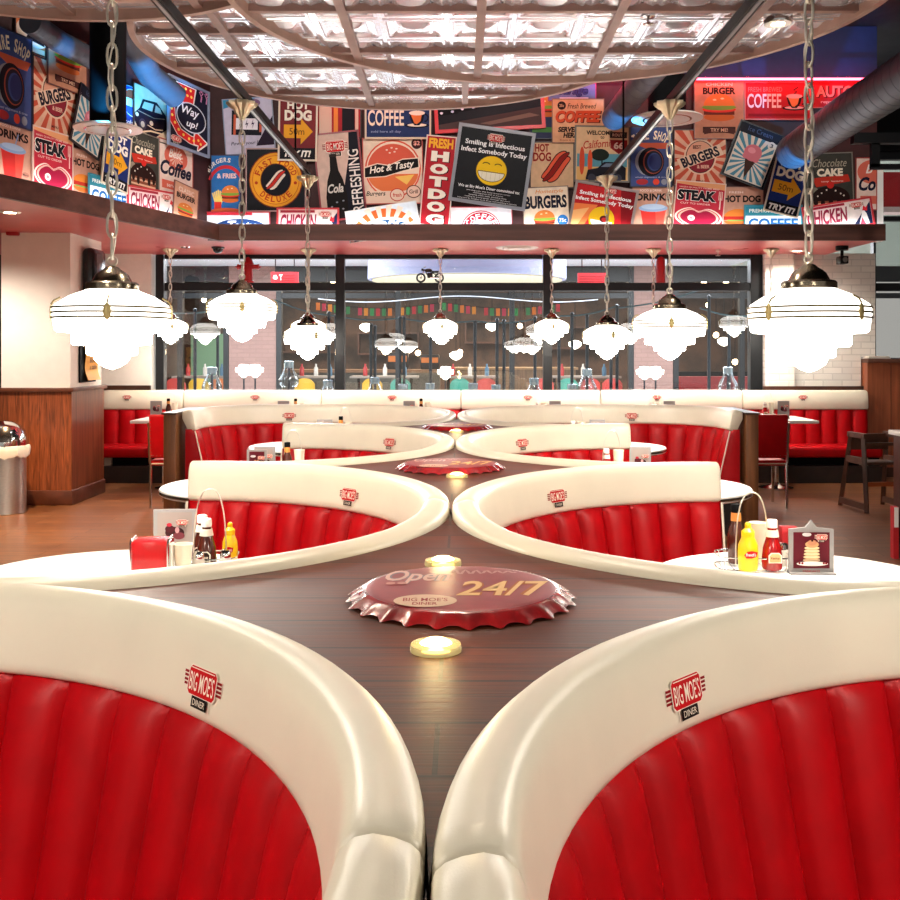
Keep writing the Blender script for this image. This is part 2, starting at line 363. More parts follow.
# white walls beside the windows
plaster = M('white_brick_paint', '#f4eee4', 0.8, bump=0.5, bscale=9, var=0.05)
m = MB(); m.box(-4.75, -3.86, 12.45, 13.0, 0, SZ + 0.02, plaster); m.box(-4.75, -3.86, 12.40, 12.45, 1.08, 1.14, dwood); struct(m, 'wall_pier_left')
m = MB(); m.box(-9, -4.75, 12.6, 13.0, 0, 5.2, M('wall_dark_left', '#1a1514', 0.7)); struct(m, 'wall_far_left')
def brickwall(name, base):
    mt = M(name, base, 0.75); nt = mt.node_tree; b = nt.nodes['Principled BSDF']
    tc = nt.nodes.new('ShaderNodeTexCoord'); mp = nt.nodes.new('ShaderNodeMapping'); mp.inputs['Rotation'].default_value = (PI / 2, 0, 0)
    br = nt.nodes.new('ShaderNodeTexBrick'); br.inputs['Scale'].default_value = 1; br.inputs['Brick Width'].default_value = 0.24; br.inputs['Row Height'].default_value = 0.08; br.inputs['Mortar Size'].default_value = 0.008
    c = hexc(base); br.inputs['Color1'].default_value = (*c, 1); br.inputs['Color2'].default_value = (*[x * 0.9 for x in c], 1); br.inputs['Mortar'].default_value = (*[x * 0.8 for x in c], 1)
    nt.links.new(tc.outputs['Object'], mp.inputs[0]); nt.links.new(mp.outputs[0], br.inputs['Vector']); nt.links.new(br.outputs['Color'], b.inputs['Base Color'])
    bp = nt.nodes.new('ShaderNodeBump'); bp.inputs['Strength'].default_value = 0.4; bp.inputs['Distance'].default_value = 0.01; bp.invert = True
    nt.links.new(br.outputs['Fac'], bp.inputs['Height']); nt.links.new(bp.outputs[0], b.inputs['Normal']); return mt
wb = brickwall('painted_brick', '#f4efe6')
m = MB(); m.box(3.79, 4.15, 12.45, 13.0, 0, SZ + 0.02, wb); m.box(4.15, 5.04, 12.6, 13.0, 0, 1.49, wb); m.box(4.15, 5.22, 12.6, 13.0, 1.49, SZ + 0.02, wb); m.box(RX, RX + 0.07, PY, PY + 0.12, SZ + 0.0, CH + 185 * PY / F, M('white_edge', '#f8f6f0', 0.6)); struct(m, 'wall_pier_right')
m = MB(); m.box(3.76, 5.0, 12.42, 12.46, 1.07, 1.13, dwood); struct(m, 'trim_2')
m = MB(); m.box(-3.86, 3.79, 12.57, 12.68, 0, 1.0, dwood); struct(m, 'wall_sill')
# windows: one per bay between the posts
fr = M('window_frame_black', '#15181c', 0.45, 0.3)
glass = glassy('window_glass', (0.93, 0.96, 0.97), 0.05)
posts = [161, 340, 547, 754]
for i in range(3):
    xa = (posts[i] - VX) * WY / F + (0 if i else -0.0); xb = (posts[i + 1] - VX) * WY / F
    w = MB(); zt = 1.58 + (350 - 287) * WY / F
    w.box(xa - 0.05, xa + (0.05 if i == 0 else 0.06), WY - 0.06, WY + 0.08, 1.0, SZ, fr)
    if i == 2: w.box(xb - 0.06, xb + 0.09, WY - 0.06, WY + 0.08, 1.0, SZ, fr)
    xe = xb - 0.06
    w.box(xa + 0.06, xe + (0.01 if i < 2 else 0), WY - 0.05, WY + 0.06, zt - 0.05, zt + 0.05, fr)
    w.box(xa + 0.06, xe, WY - 0.05, WY + 0.06, 1.0, 1.05, fr); w.box(xa + 0.06, xe, WY - 0.05, WY + 0.06, SZ - 0.05, SZ, fr)
    wo = struct(w, 'window_%d' % (i + 1))
    g = MB(); g.box(xa + 0.06, xe, WY, WY + 0.008, 1.05, zt - 0.05, glass); g.box(xa + 0.06, xe, WY, WY + 0.008, zt + 0.05, SZ - 0.05, glass); g.build('pane', wo)
w = MB(); w.box(5.24, 7.5, 12.7, 12.8, 2.33, 2.43, fr); w.box(5.24, 5.27, 12.7, 12.8, 1.4, 4.0, fr); w.box(5.24, 7.5, 12.7, 12.8, 1.4, 1.48, fr); w.box(5.24, 7.5, 12.7, 12.8, 3.22, 3.28, fr); w.box(5.24, 7.5, 12.7, 12.8, 4.0, 4.1, fr); wo = struct(w, 'window_4')
g = MB(); g.box(5.27, 7.5, 12.74, 12.75, 1.48, 4.0, glass); g.build('pane', wo)
# ---------------------------------------------------------------- the shopping street beyond the glass
mf = M('mall_floor', '#9a938c', 0.3, var=0.15)
m = MB(); m.box(-10, 10, 12.76, 27, -0.06, 0, mf); struct(m, 'floor_street')
m = MB(); m.box(-10, 5.2, 13.4, 19.3, 3.2, 3.3, M('street_ceiling', '#d4d8e2', 0.7, var=0.05)); m.box(5.2, 10, 12.9, 19.3, 4.6, 4.7, M('street_ceiling_green', '#c9d6cc', 0.7)); m.box(5.2, 10, 19.2, 19.3, 3.2, 4.6, M('street_wall_pale', '#c4cfc8', 0.7));  struct(m, 'ceiling_street')
m = MB(); m.box(-10, 10, 26.5, 26.7, 0, 4, M('shop_back_wall', '#4e3424', 0.7, var=0.7, scale=2.2)); m.box(-10, 10, 19.3, 26.6, 3.3, 3.4, dark); struct(m, 'wall_shop_back')
m = MB(); a_, b_ = W(862, 207, 15), W(960, 172, 15); m.box(a_.x, b_.x, 15, 15.3, a_.z, b_.z, M('fascia_red', '#b3121e', 0.5)); m.box(a_.x, b_.x, 14.98, 15.3, a_.z - 0.08, a_.z, M('fascia_lip', '#d8c0bc', 0.5)); tag(m.build('shop_fascia'), 'red shop fascia seen through the high window at the right edge', 'fascia')
m = MB(); m.box(5.24, 9, 12.6, 12.9, 4.1, 5.2, dark); m.box(7.5, 9, 12.6, 12.9, 0, 4.1, dark); struct(m, 'wall_far_right')
bp_ = brickwall('street_brick', '#8a6a62')
def pier(x0, x1, d, nm):
    m = MB(); m.box((x0 - VX) * d / F, (x1 - VX) * d / F, d, d + 0.5, 0, 3.2, bp_); struct(m, nm)
pier(229, 276, 19.3, 'wall_street_pier_left'); pier(634, 673, 19.3, 'wall_street_pier_right')
m = MB(); d = 19.3
for x0, x1 in ((-60, 229), (276, 634), (673, 1000)):
    m.box((x0 - VX) * d / F, (x1 - VX) * d / F, d, d + 0.1, 2.9, 3.2, fr); m.box((x0 - VX) * d / F, (x1 - VX) * d / F, d, d + 0.1, 2.58, 2.68, fr)
for x in (180, 226, 279, 398, 512, 631, 676, 742): m.box((x - VX) * d / F - 0.05, (x - VX) * d / F + 0.05, d - 0.02, d + 0.12, 0, 3.2, fr)
struct(m, 'trim_shopfront')
m = MB(); m.box(-0.35, 2.5, 21.8, 22.4, 0, 1.15, M('counter_board', '#8c6a4a', 0.5, var=0.4, stretch=(6, 1, 0.3))); m.box(-0.4, 2.55, 21.75, 22.45, 1.15, 1.2, M('counter_top', '#a98458', 0.4, var=0.2))
tag(m.build('shop_counter'), 'timber board counter in the shop beyond the middle window', 'counter')
m = MB(); m.box(-4.6, -0.5, 23.5, 24.1, 0, 1.05, M('far_counter_grey', '#55544f', 0.6, var=0.3)); m.box(-4.7, -0.45, 23.4, 24.15, 1.05, 1.12, M('far_counter_top', '#6d5038', 0.5))
tag(m.build('shop_counter'), 'long grey counter with a wooden top in the shop left of the middle', 'counter')
m = MB(); m.box(-7.0, -4.8, 25.9, 26.4, 0, 2.0, M('green_back_panel', '#6f9c84', 0.6)); tag(m.build('green_display'), 'pale green display unit beyond the left window', 'display unit')
m = MB(); m.box(4.6, 7.6, 21, 21.4, 0, 1.02, M('red_banquette', '#9a2226', 0.5, var=0.2)); m.box(4.6, 7.6, 21.35, 21.5, 1.02, 1.12, dark); tag(m.build('far_banquette'), 'low red banquette beyond the right-hand window', 'bench')
# shelves with lit bottles behind the far counter
for k, (x, z) in enumerate(((-3.9, 1.5), (-1.9, 1.45), (0.9, 1.75), (3.0, 1.6))):
    m = MB(); m.box(x - 0.8, x + 0.8, 26.1, 26.5, z, z + 0.05, dwood); m.box(x - 0.8, x + 0.8, 26.1, 26.5, z + 0.55, z + 0.6, dwood)
    for s_ in (-0.8, 0.76): m.box(x + s_, x + s_ + 0.04, 26.1, 26.5, z + 0.05, z + 0.55, dwood)
    sh = m.build('back_shelf'); tag(sh, ['dark shelf at far left of the shop beyond the window', 'dark shelf left of the middle of the shop beyond the window', 'dark shelf behind the timber counter beyond the window', 'dark shelf at the right of the shop beyond the window'][k], 'shelf')
warmb = M('warm_bulb', '#ffd9a0', 0.4, emit=14, ecol=(1.0, 0.7, 0.4))
for k, (x, y, d) in enumerate(((204, 300, 22), (203, 276, 20), (333, 281, 20), (302, 279, 20), (310, 330, 25), (385, 352, 25), (418, 353, 25), (460, 352, 25), (520, 326, 25), (704, 282, 20), (726, 282, 20), (748, 278, 20), (708, 305, 23), (716, 335, 24), (735, 362, 24))):
    p = W(x, y, d); m = MB(); m.ball(p, 0.055 if d < 24 else 0.07, warmb, 10); o = m.build('warm_bulb')
    g = MB(); g.cyl(p + Vector((0, 0, 0.05)), (p.x, p.y, 3.3 if d > 19.35 else 3.2), 0.008, dark, 6); g.build('cord', o)
    tag(o, 'small warm bulb hanging in the shop across the street', 'bulb', 'warm bulbs in the far shop')
def drum(c, r, z0, label):
    t = thing('drum_ceiling', label, 'ceiling drum', (c[0], c[1], z0))
    m = MB(); m.lathe([(r, 0.03), (r, 3.2 - z0 - 0.002), (r - 0.06, 3.2 - z0 - 0.002), (r - 0.06, 0.03)], M('lavender_drum', '#8c8eaa', 0.6), n=64, close=True); m.build('drum_side', t)
    m = MB(); m.lathe([(0, 0.01), (r - 0.07, 0.01), (r - 0.07, 0.05), (0, 0.05)], M('drum_glow', '#a89c80', 0.6, emit=0.15, ecol=(1.0, 0.9, 0.74)), n=64); m.build('light_panel', t)
drum((0.1, 16.7), 1.65, 2.72, 'big round pale lavender ceiling drum hanging outside the middle window')
light('AREA', 'street_light', (-4, 16, 3.15), 420, (0.95, 0.97, 1.0), 4, (0, 0, 0), sy=3)
light('AREA', 'street_light', (4, 16, 3.15), 420, (0.95, 0.97, 1.0), 4, (0, 0, 0), sy=3)
light('AREA', 'street_wash', (0, 15.0, 0.3), 240, (0.9, 0.93, 1.0), 8, (PI, 0, 0), sy=2)  # upward light without a fitting, added to brighten the street ceiling
light('AREA', 'shop_light', (0, 23.2, 3.2), 640, (1.0, 0.82, 0.64), 12, (0, 0, 0), sy=3)
# coloured pennants strung across the far shop
cols = ['#d8742a', '#2f7a45', '#b83038', '#2f8a4a', '#d8862a', '#b8304a']
bt = thing('bunting', 'string of orange green and red pennants across the far shop', 'bunting', (0, 20.6, 0))
m = MB(); P = [((x - VX) * 20.6 / F, 0, 2.56 - 0.12 * math.sin(PI * ((x - 318) % 125) / 125)) for x in range(318, 570, 6)]
m.tube(P, 0.008, dark, 6); m.build('cord', bt)
for k, (x, y, z) in enumerate(P[::1]):
    if k % 7 == 6: continue
    m = MB(); m.box(x - 0.04, x + 0.04, -0.008, 0.008, z - 0.16, z - 0.005, ink(cols[(k * 5) % 6])); m.build('pennant', bt)
# blue-white string lights
m = MB(); m.tube([W(x, 299 + 3 * math.sin((x - 320) / 30), 19.27) for x in range(318, 600, 8)], 0.010, M('string_light', '#e8f0ff', 0.4, emit=0.2, ecol=(0.8, 0.88, 1.0)), 6); tag(m.build('string_light'), 'pale blue string of lights across the street under the transom', 'string lights')
# ---------------------------------------------------------------- curved booths
ZR = CH - 0.224 * PD      # where the padded rims touch
ZL = 1.018                # top of the timber ledge between the booths
DYR = -0.04               # the right-hand booths stand a little nearer
RB = 1.1965
D0 = 0.445 * PD
HR = [(0.0, -0.05), (0.0, -0.003), (0.004, 0.008), (0.014, 0.017), (0.032, 0.024), (0.054, 0.028), (0.074, 0.024), (0.09, 0.010), (0.099, -0.012), (0.106, -0.045), (0.113, -0.085), (0.119, -0.118), (0.120, -0.132), (0.116, -0.143), (0.104, -0.150), (0.05, -0.150)]
BX = -0.035
def arc_path(s, a0, a1, ext=0.0, n=30):
    P = []
    for i in range(n + 1):
        a = math.radians(a0 + (a1 - a0) * i / n); P.append((Vector((-s * RB * math.cos(a), RB * math.sin(a), 0)), Vector((s * math.cos(a), -math.sin(a), 0))))
    return P
def wide_path(s):
    s_ = s
    P = arc_path(s, 0, 90, n=24); x0, y0 = 0.0, RB
    L = 0.485 if s > 0 else 0.40
    for i in range(1, 9): P.append((Vector((s * L * i / 8, y0, 0)), Vector((0, -1, 0))))
    r = 0.74
    for i in range(1, 15):
        a = math.radians(86 * i / 14); P.append((Vector((s * (L + r * math.sin(a)), y0 - r + r * math.cos(a), 0)), Vector((-s * math.sin(a), -math.cos(a), 0))))
    e = P[-1]
    P.append((e[0] + Vector((s * 0.005, -0.12, 0)), e[1])); P.append((e[0] + Vector((s * 0.01, -0.24, 0)), e[1]))
    return P
def resample(P, n):
    d = [0]
    for i in range(1, len(P)): d.append(d[-1] + (P[i][0] - P[i - 1][0]).length)
    out = []; j = 0
    for k in range(n + 1):
        t = d[-1] * k / n
        while j < len(P) - 2 and d[j + 1] < t: j += 1
        f = (t - d[j]) / (d[j + 1] - d[j]); out.append((P[j][0].lerp(P[j + 1][0], f), P[j][1].lerp(P[j + 1][1], f).normalized()))
    return out, d[-1]
def sweep(mb, P, prof, z0, mat, puff=True, zf=None):
    rings = []; cx = sum(p[0] for p in prof) / len(prof); cz = sum(p[1] for p in prof) / len(prof)
    def ring(p, nv, k=1.0, off=None):
        r = []
        for t, z in prof:
            tt, zz = cx + (t - cx) * k, cz + (z - cz) * k
            q = p + nv * tt + (off if off is not None else Vector((0, 0, 0))); r.append((q.x, q.y, z0 + zz + (zf(p) if zf else 0)))
        return r
    if puff:
        d = (P[1][0] - P[0][0]).normalized()
        for k, o in ((0.80, 0.001), (0.93, 0.004), (0.985, 0.011)): rings.append(ring(*P[0], k, d * o))
        body = P[1:-1] if (P[1][0] - P[0][0]).length > 0.015 else P[2:-2]
    else: body = P
    for p, nv in body: rings.append(ring(p, nv))
    if puff:
        d = (P[-2][0] - P[-1][0]).normalized()
        for k, o in ((0.985, 0.011), (0.93, 0.004), (0.80, 0.001)): rings.append(ring(*P[-1], k, d * o))
    mb.loft(rings, mat)
def channels(mb, P, ncell, z0, z1, t_top, t_bot, back, mat, per=10, bul=0.040):
    R, L = resample(P, ncell * per)
    zs = [z1, z1 - 0.015, z1 - 0.035, z1 - 0.065, z1 - 0.11, (z0 + z1) / 2, z0 + 0.1, z0]
    fade = [0.1, 0.5, 0.78, 0.95, 1, 1, 1, 0.9]
    rings = []
    for i, (p, nv) in enumerate(R):
        u = (i % per) / per; b = bul * math.sqrt(max(0, math.sin(PI * u)))
        r = []
        for z, fd in zip(zs, fade):
            t = t_top + (t_bot - t_top) * (z1 - z) / (z1 - z0) + b * fd; q = p + nv * t; r.append((q.x, q.y, z))
        for z in (z0, z1): q = p + nv * back; r.append((q.x, q.y, z))
        rings.append(r)
    mb.loft(rings, mat)
def put_badge(parent, P, frac, w=0.120, z=None):
    R, L = resample(P, 200); p, nv = R[int(frac * 200)]
    # headrest face between (.124,-.03) and (.146,-.125)
    a = Vector((0.099, -0.012)); b = Vector((0.119, -0.118)); f = 0.60; c = a.lerp(b, f); dv = (a - b).normalized()
    up = nv * dv.x + Vector((0, 0, dv.y)); out = nv * dv.y - Vector((0, 0, dv.x)); out.normalize(); up.normalize(); x = up.cross(out)
    pos = p + nv * (c.x) + Vector((0, 0, ZR + c.y)) + out * 0.0022
    mt = Matrix((x, up, out)).transposed().to_4x4(); mt.translation = pos
    o = badge_mesh(w).build('logo_badge', parent, smooth=0, recalc=False); o.matrix_local = mt
    o['label'] = 'red and black winged diner badge'
def booth(n, s, label, wide=False):
    t = thing('curved_booth', label, 'booth', (BX + s * 1.2, D0 + n * PD + (DYR if s > 0 else 0), 0), group=None)
    far = wide_path(s) if wide else arc_path(s, 0, 90.6); near = arc_path(s, -91.5, 0)
    m = MB(); sweep(m, far, HR, ZR, cream); h = m.build('headrest', t, smooth=50); put_badge(h, far, 0.5 if not wide else 0.62)
    m = MB(); sweep(m, near, HR, ZR, cream, zf=lambda p: -0.022 * min(1, abs(p.y) / 0.5)); m.build('headrest', t, smooth=50)
    m = MB(); channels(m, far, 12 if not wide else 18, 0.44, ZR - 0.138, 0.086, 0.19, 0.03, redv); m.build('backrest', t, smooth=60)
    m = MB(); channels(m, near, 12, 0.44, ZR - 0.138, 0.086, 0.19, 0.03, redv); m.build('backrest', t, smooth=60)
    al = list(near) + list(far[1:])
    m = MB(); sweep(m, al, [(0.17, 0.0), (0.17, 0.13), (0.56, 0.14), (0.60, 0.12), (0.61, 0.06), (0.60, 0.0)], 0.33, redv); m.build('seat', t, smooth=50)
    m = MB(); sweep(m, al, [(0.05, 0.0), (0.05, 0.43), (0.17, 0.43), (0.17, 0.33), (0.54, 0.33), (0.52, 0.0)], 0.0, M('booth_plinth', '#1c1513', 0.6), puff=False); m.build('plinth', t)
    p, nv = far[-1]
    m = MB(); ed = [p + nv * (0.115 + 0.1 * k / 6) + Vector((0, 0, ZR - 0.15 - (ZR - 0.61) * k / 6)) for k in range(7)]; m.tube(ed, 0.006, cream, 6); m.build('piping', t)
    return t
POSW = ['nearest', 'second', 'third', 'farthest']
for n in range(4):
    for s in (-1, 1):
        side = 'left' if s < 0 else 'right'
        lab = {0: 'red and cream curved booth in the %s foreground, cut off by the picture bottom', 1: 'red and cream curved booth behind the %s foreground booth, condiments on its table', 2: 'third curved red and cream booth from the front on the %s of the ledge', 3: 'wide curved red and cream booth ending at the %s dark timber end panel'}[n] % side
        booth(n, s, lab, wide=(n == 3))
# timber ledges filling the spaces between four booths
def ledge(n, label):
    da = D0 + n * PD; db = da + PD; mid = (da + db) / 2; R = RB + 0.0022; H_ = PD / 2
    xs = []
    for i in range(33): a = PI / 2 * (1 - i / 32); xs.append((-1.2 + R * math.cos(a), R * math.sin(a)))
    xs = [(x, max(y, 0.025)) for x, y in xs]
    xs = xs[1:] + [(-x, y) for x, y in reversed(xs[1:])]
    def slab(k, z0, z1, mat, nm, t):
        m = MB(); m.loft([[(x * k, (-H_ + y) * k + o, z0), (x * k, (H_ - y) * k + o, z0), (x * k, (H_ - y) * k + o, z1), (x * k, (-H_ + y) * k + o, z1)] for x, y in xs for o in [DYR if x > 0 else 0]], mat); m.build(nm, t, smooth=30)
    t = thing('timber_ledge', label, 'ledge', (BX, mid, 0))
    slab(1.0, ZL - 0.035, ZL, ledgew, 'top_board', t); slab(0.97, 0, ZL - 0.035, dwood, 'partition', t)
for n, l in ((-1, 'dark timber ledge just showing between the two foreground booths'), (0, 'dark timber ledge with the nearest and largest bottle cap lying on it'), (1, 'dark timber ledge under the second bottle cap'), (2, 'dark timber ledge under the smallest, farthest bottle cap')):
    ledge(n, l)
# giant bottle caps
capred = M('cap_red', '#9a161c', 0.24, var=0.35, scale=18, col2='#6c1016', spec=0.6)
captop = M('cap_top_red', '#7e1c26', 0.4, var=0.3, scale=14, col2='#96383c', spec=0.3)
def bottle_cap(x, y, label, n=25, art=True):
    t = thing('bottle_cap', label, 'bottle cap', (x, y, ZL)); t.scale = (1.055, 1.055, 1.0)
    N_ = n * 10; rings = []
    for i in range(N_):
        a = 2 * PI * i / N_ + 0.07; w2 = abs(math.cos(n * a / 2)) ** 4.5; r = []
        for r0, am, z in ((0.196, 0, 0.028), (0.207, 0.0, 0.0265), (0.214, 0.002, 0.024), (0.230, 0.007, 0.014), (0.247, 0.012, 0.002), (0.243, 0.012, 0.002), (0.225, 0.007, 0.013), (0.205, 0, 0.022)):
            rr = r0 - am + am * 1.1 * w2; zz = z + (0.005 * (1 - w2) if z < 0.01 else 0)
            r.append((rr * math.cos(a), rr * math.sin(a), zz))
        rings.append(r)
    m = MB(); m.loft(rings, capred, loop=True); m.build('fluted_skirt', t, smooth=40)
    m = MB(); m.lathe([(0, 0.0295), (0.12, 0.0295), (0.19, 0.0293), (0.197, 0.0285), (0.205, 0.0265), (0.19, 0.024), (0, 0.024)], captop, n=64); m.build('cap_face', t, smooth=50)
    if art:
        A = Art(50, 50, 0.01, 0.01, step=0.00012, base=0.0296)
        A.t('Open', -9.5, 8, 14.5, 13, '#8a7f86', 0.06, 0.3); A.t('Open', -9.5, 8, 14.5, 13, '#d8b4aa', 0.02, 0.3)
        A.stroke([(-2 + i * 0.5, 13 + 2.6 * math.sin(i * 1.3) * (1 - i / 40)) for i in range(30)], 0.7, '#c09690')
        A.t('24/7', 9.0, -2.4, 20, 13, '#b06a3c', 0.05, 0.25); A.t('24/7', 9.0, -2.4, 20, 13, '#e6bc84', 0.015, 0.25)
        A.ell(-7.2, -13, 6.4, 5, '#d4b49c'); A.t("BIG MOE'S", -7.2, -12.2, 9, 2.8, '#9a3038'); A.t('DINER', -7.2, -15.4, 5, 2, '#9a3038')
        A.ell(-15.2, 1.8, 1.0, 1.3, '#c08a82'); A.ell(-12.8, 1.9, 1.0, 1.3, '#c08a82')
        m = A.merged(); m.build('painted_lettering', t, smooth=0, recalc=False)
caps = [(0.0, 2.26, 'largest red crimped bottle cap lettered 24/7 on the nearest ledge'), (-0.05, 4.74, 'middle red crimped bottle cap, second from the front'), (-0.03, 7.15, 'smallest red crimped bottle cap, farthest down the row')]
for x, y, l in caps: bottle_cap(x, y, l)
pg = M('puck_glass', '#e8d9a0', 0.12, trans=0.6, emit=0.10, ecol=(1.0, 0.75, 0.3)); pe = M('puck_glow', '#fff0c0', 0.4, emit=4, ecol=(1.0, 0.76, 0.32))
def puck(x, y, label):
    t = thing('puck_light', label, 'light', (x, y, ZL))
    m = MB(); m.lathe([(0.031, 0.014), (0.047, 0.012), (0.049, 0.006), (0.049, 0.0), (0.03, 0.0)], pg, n=32, close=True); m.build('lens_ring', t)
    m = MB(); m.lathe([(0, 0.021), (0.02, 0.020), (0.030, 0.014), (0.03, 0.002), (0, 0.002)], pe, n=32); m.build('glowing_lens', t)
    light('POINT', 'puck_glow', (x, y, ZL + 0.06), 0.35, (1.0, 0.75, 0.35), 0.03)
    light('SPOT', 'puck_beam', (x, y, ZL + 0.05), 24, (1.0, 0.93, 0.84), 0.03, (PI, 0, 0), spot=2.0)
for x, yy, l in ((-0.047, 1.873 / PD, 'glowing puck light in front of the largest bottle cap'), (-0.047, 2.62 / PD, 'glowing puck light just behind the largest bottle cap'), (-0.018, 4.42 / PD, 'glowing puck light in front of the middle bottle cap'), (-0.03, 6.83 / PD, 'tiny glowing puck light in front of the farthest bottle cap')):
    puck(x, yy * PD, l)
# timber end panels of the wide booths
for s in (-1, 1):
    m = MB(); x0, x1 = sorted((s * 2.412, s * 2.515)); m.box(x0, x1, 8.45, 9.25, 0, 1.035, M('oak_end', '#8a5630', 0.4, var=0.55, scale=5, stretch=(3, 1, 0.25)), bev=0.004)
    m.box(x0 - 0.012, x1 + 0.012, 8.43, 9.27, 1.035, 1.05, dwood)
    tag(m.build('end_panel'), 'dark timber end panel at the %s end of the wide booth' % ('left' if s < 0 else 'right'), 'panel')
# white round tables of the booths
def round_table(x, y, label):
    t = thing('round_table', label, 'table', (x, y, 0), group=None)
    m = MB(); m.lathe([(0, 0.75), (0.505, 0.75), (0.516, 0.757), (0.516, 0.78), (0.51, 0.787), (0, 0.787)], white, n=72); m.build('tabletop', t, smooth=40)
    m = MB(); m.lathe([(0.517, 0.761), (0.5195, 0.765), (0.517, 0.777)], chrome, n=72, close=True); m.build('edge_band', t)
    m = MB(); m.lathe([(0, 0.0), (0.24, 0.0), (0.24, 0.015), (0.06, 0.05), (0.04, 0.08), (0.04, 0.715), (0.12, 0.75), (0, 0.75)], chrome, n=32); m.build('pedestal', t)
for n in (1, 2, 3):
    for s in (-1, 1):
        side = 'left' if s < 0 else 'right'
        round_table(BX + s * 1.2, D0 + n * PD + (DYR if s > 0 else 0), {1: 'white round table inside the second booth on the %s, nearest set of condiments on it', 2: 'white round table inside the third booth on the %s', 3: 'white round table inside the wide farthest booth on the %s'}[n] % side)
# ---------------------------------------------------------------- pendant lamps
LB = [(0, 0), (0.028, 0.010), (0.052, 0.026), (0.061, 0.040), (0.063, 0.05), (0.083, 0.052), (0.089, 0.058), (0.089, 0.082), (0.092, 0.088), (0.134, 0.090), (0.140, 0.098), (0.140, 0.128), (0.144, 0.134), (0.188, 0.137), (0.197, 0.146), (0.200, 0.165), (0.203, 0.186), (0.205, 0.206), (0.203, 0.226), (0.196, 0.236), (0.15, 0.266), (0.095, 0.288), (0.09, 0.292)]
def chain_mesh(L, pitch=0.072, wire=0.0048, mat=brass, n=14):
    m = MB(); k = max(1, int(round(L / pitch))); p = L / k
    for i in range(k):
        z = p * (i + 0.5); P = []
        for j in range(n):
            a = 2 * PI * j / n; u, v = 0.0165 * math.cos(a), (p / 2 + wire * 1.6) * math.copysign(abs(math.sin(a)) ** 0.75, math.sin(a))
            P.append((u, 0.0, z + v) if i % 2 else (0.0, u, z + v))
        m.tube(P, wire, mat, 6, closed=True)
    m.tube([(0.012 * math.sin(i * 0.9), 0.012 * math.cos(i * 0.7), L * i / 20) for i in range(21)], 0.003, mat, 5)
    return m
crystal = M('canopy_brass', '#f0e4c4', 0.3, 0.75, var=0.1)
def lamp(x, y, zb, ztop, label, k=1.0, rot=0.0, group='pendant'):
    t = thing('pendant_lamp', label, 'lamp', (x, y, zb), rot - math.atan2(x, y))
    m = MB(); m.lathe([(r * k, z * k) for r, z in LB[:15]], lampm, n=48); m.lathe([(r * k, z * k) for r, z in LB[14:]], lampu, n=48); m.build('glass_shade', t, smooth=30)
    m = MB()
    for z in (0.188, 0.206, 0.224): m.lathe([(0.2035 * k, (z - 0.0035) * k), (0.2085 * k, (z - 0.0035) * k), (0.2085 * k, (z + 0.0035) * k), (0.2035 * k, (z + 0.0035) * k)], gold, n=48, close=True)
    m.build('trim_band', t)
    for j in range(4):
        a = -PI / 2 + 2 * PI * j / 4; T = Matrix.Rotation(a + PI / 2, 4, 'Z'); m = MB()
        m.ball((0, -0.209 * k, 0.206 * k), (0.014 * k, 0.004 * k, 0.030 * k), M('medallion', '#d8c98a', 0.4, 0.3), 14, T=T)
        m.tube([(0, -0.208 * k, 0.236 * k), (0.002, -0.198 * k, 0.25 * k), (0.002, -0.176 * k, 0.262 * k)], 0.0035 * k, gold, 6, T=T); m.build('medallion', t)
    m = MB(); m.lathe([(q[0] * k, q[1] * k) for q in ((0.0, 0.289), (0.092, 0.289), (0.094, 0.296), (0.094, 0.312), (0.088, 0.318), (0.070, 0.322), (0.066, 0.330), (0.058, 0.345), (0.046, 0.356), (0.030, 0.366), (0.022, 0.374), (0.012, 0.378), (0, 0.38))], nickel, n=32); m.build('metal_cap', t, smooth=40)
    m = MB(); zc = 0.38 * k; z1 = ztop - zb
    m.tube([(0.016 * math.cos(a), 0, zc + 0.016 + 0.016 * math.sin(a)) for a in [2 * PI * i / 14 for i in range(14)]], 0.0045, brass, 6, closed=True); m.build('hook_ring', t)
    m = chain_mesh(z1 - 0.11 - zc - 0.03); o = m.build('chain', t, loc=(0, 0, zc + 0.03))
    m = MB(); N_ = 20; rings = []
    for i in range(40):
        a = 2 * PI * i / 40; fl = 1 + 0.13 * math.cos(10 * a)
        rings.append([(r * fl * math.cos(a), r * fl * math.sin(a), z1 - d) for r, d in ((0.0, 0.11), (0.014, 0.11), (0.02, 0.095), (0.036, 0.075), (0.045, 0.05), (0.07, 0.035), (0.082, 0.02), (0.082, 0.008), (0.05, 0.0), (0, 0))])
    m.loft(rings, crystal, closed=False, caps=False, loop=True); m.build('canopy', t, smooth=40)
    return t
ZT = CH + 1.49 - 0.03
lamp(-1.21, 3.468, 1.512, ZT, 'largest glowing tiered glass pendant on the left, hanging before the plaster column', 0.95, -0.08)
lamp(1.20, 3.45, 1.503, ZT, 'largest glowing tiered glass pendant on the right, hanging before the white brick wall', 0.99, -0.66)
lamp(-1.285, 5.868, 1.626, ZT, 'glowing tiered glass pendant second from the front on the left', 0.97, 0.0)
lamp(1.224, 5.868, 1.52, ZT, 'glowing tiered glass pendant second from the front on the right', 1.03, 0.05)
lamp(-1.268, 8.268, 1.497, ZT - 0.02, 'glowing tiered glass pendant third from the front on the left', 0.97, 0.35)
lamp(1.207, 8.268, 1.5, ZT - 0.02, 'glowing tiered glass pendant third from the front on the right', 0.98, 0.25)
lamp(-1.24, 1.07, 1.51, ZT, 'glowing tiered glass pendant over the left foreground booth, outside the picture')
lamp(1.24, 1.07, 1.51, ZT, 'glowing tiered glass pendant over the right foreground booth, outside the picture')
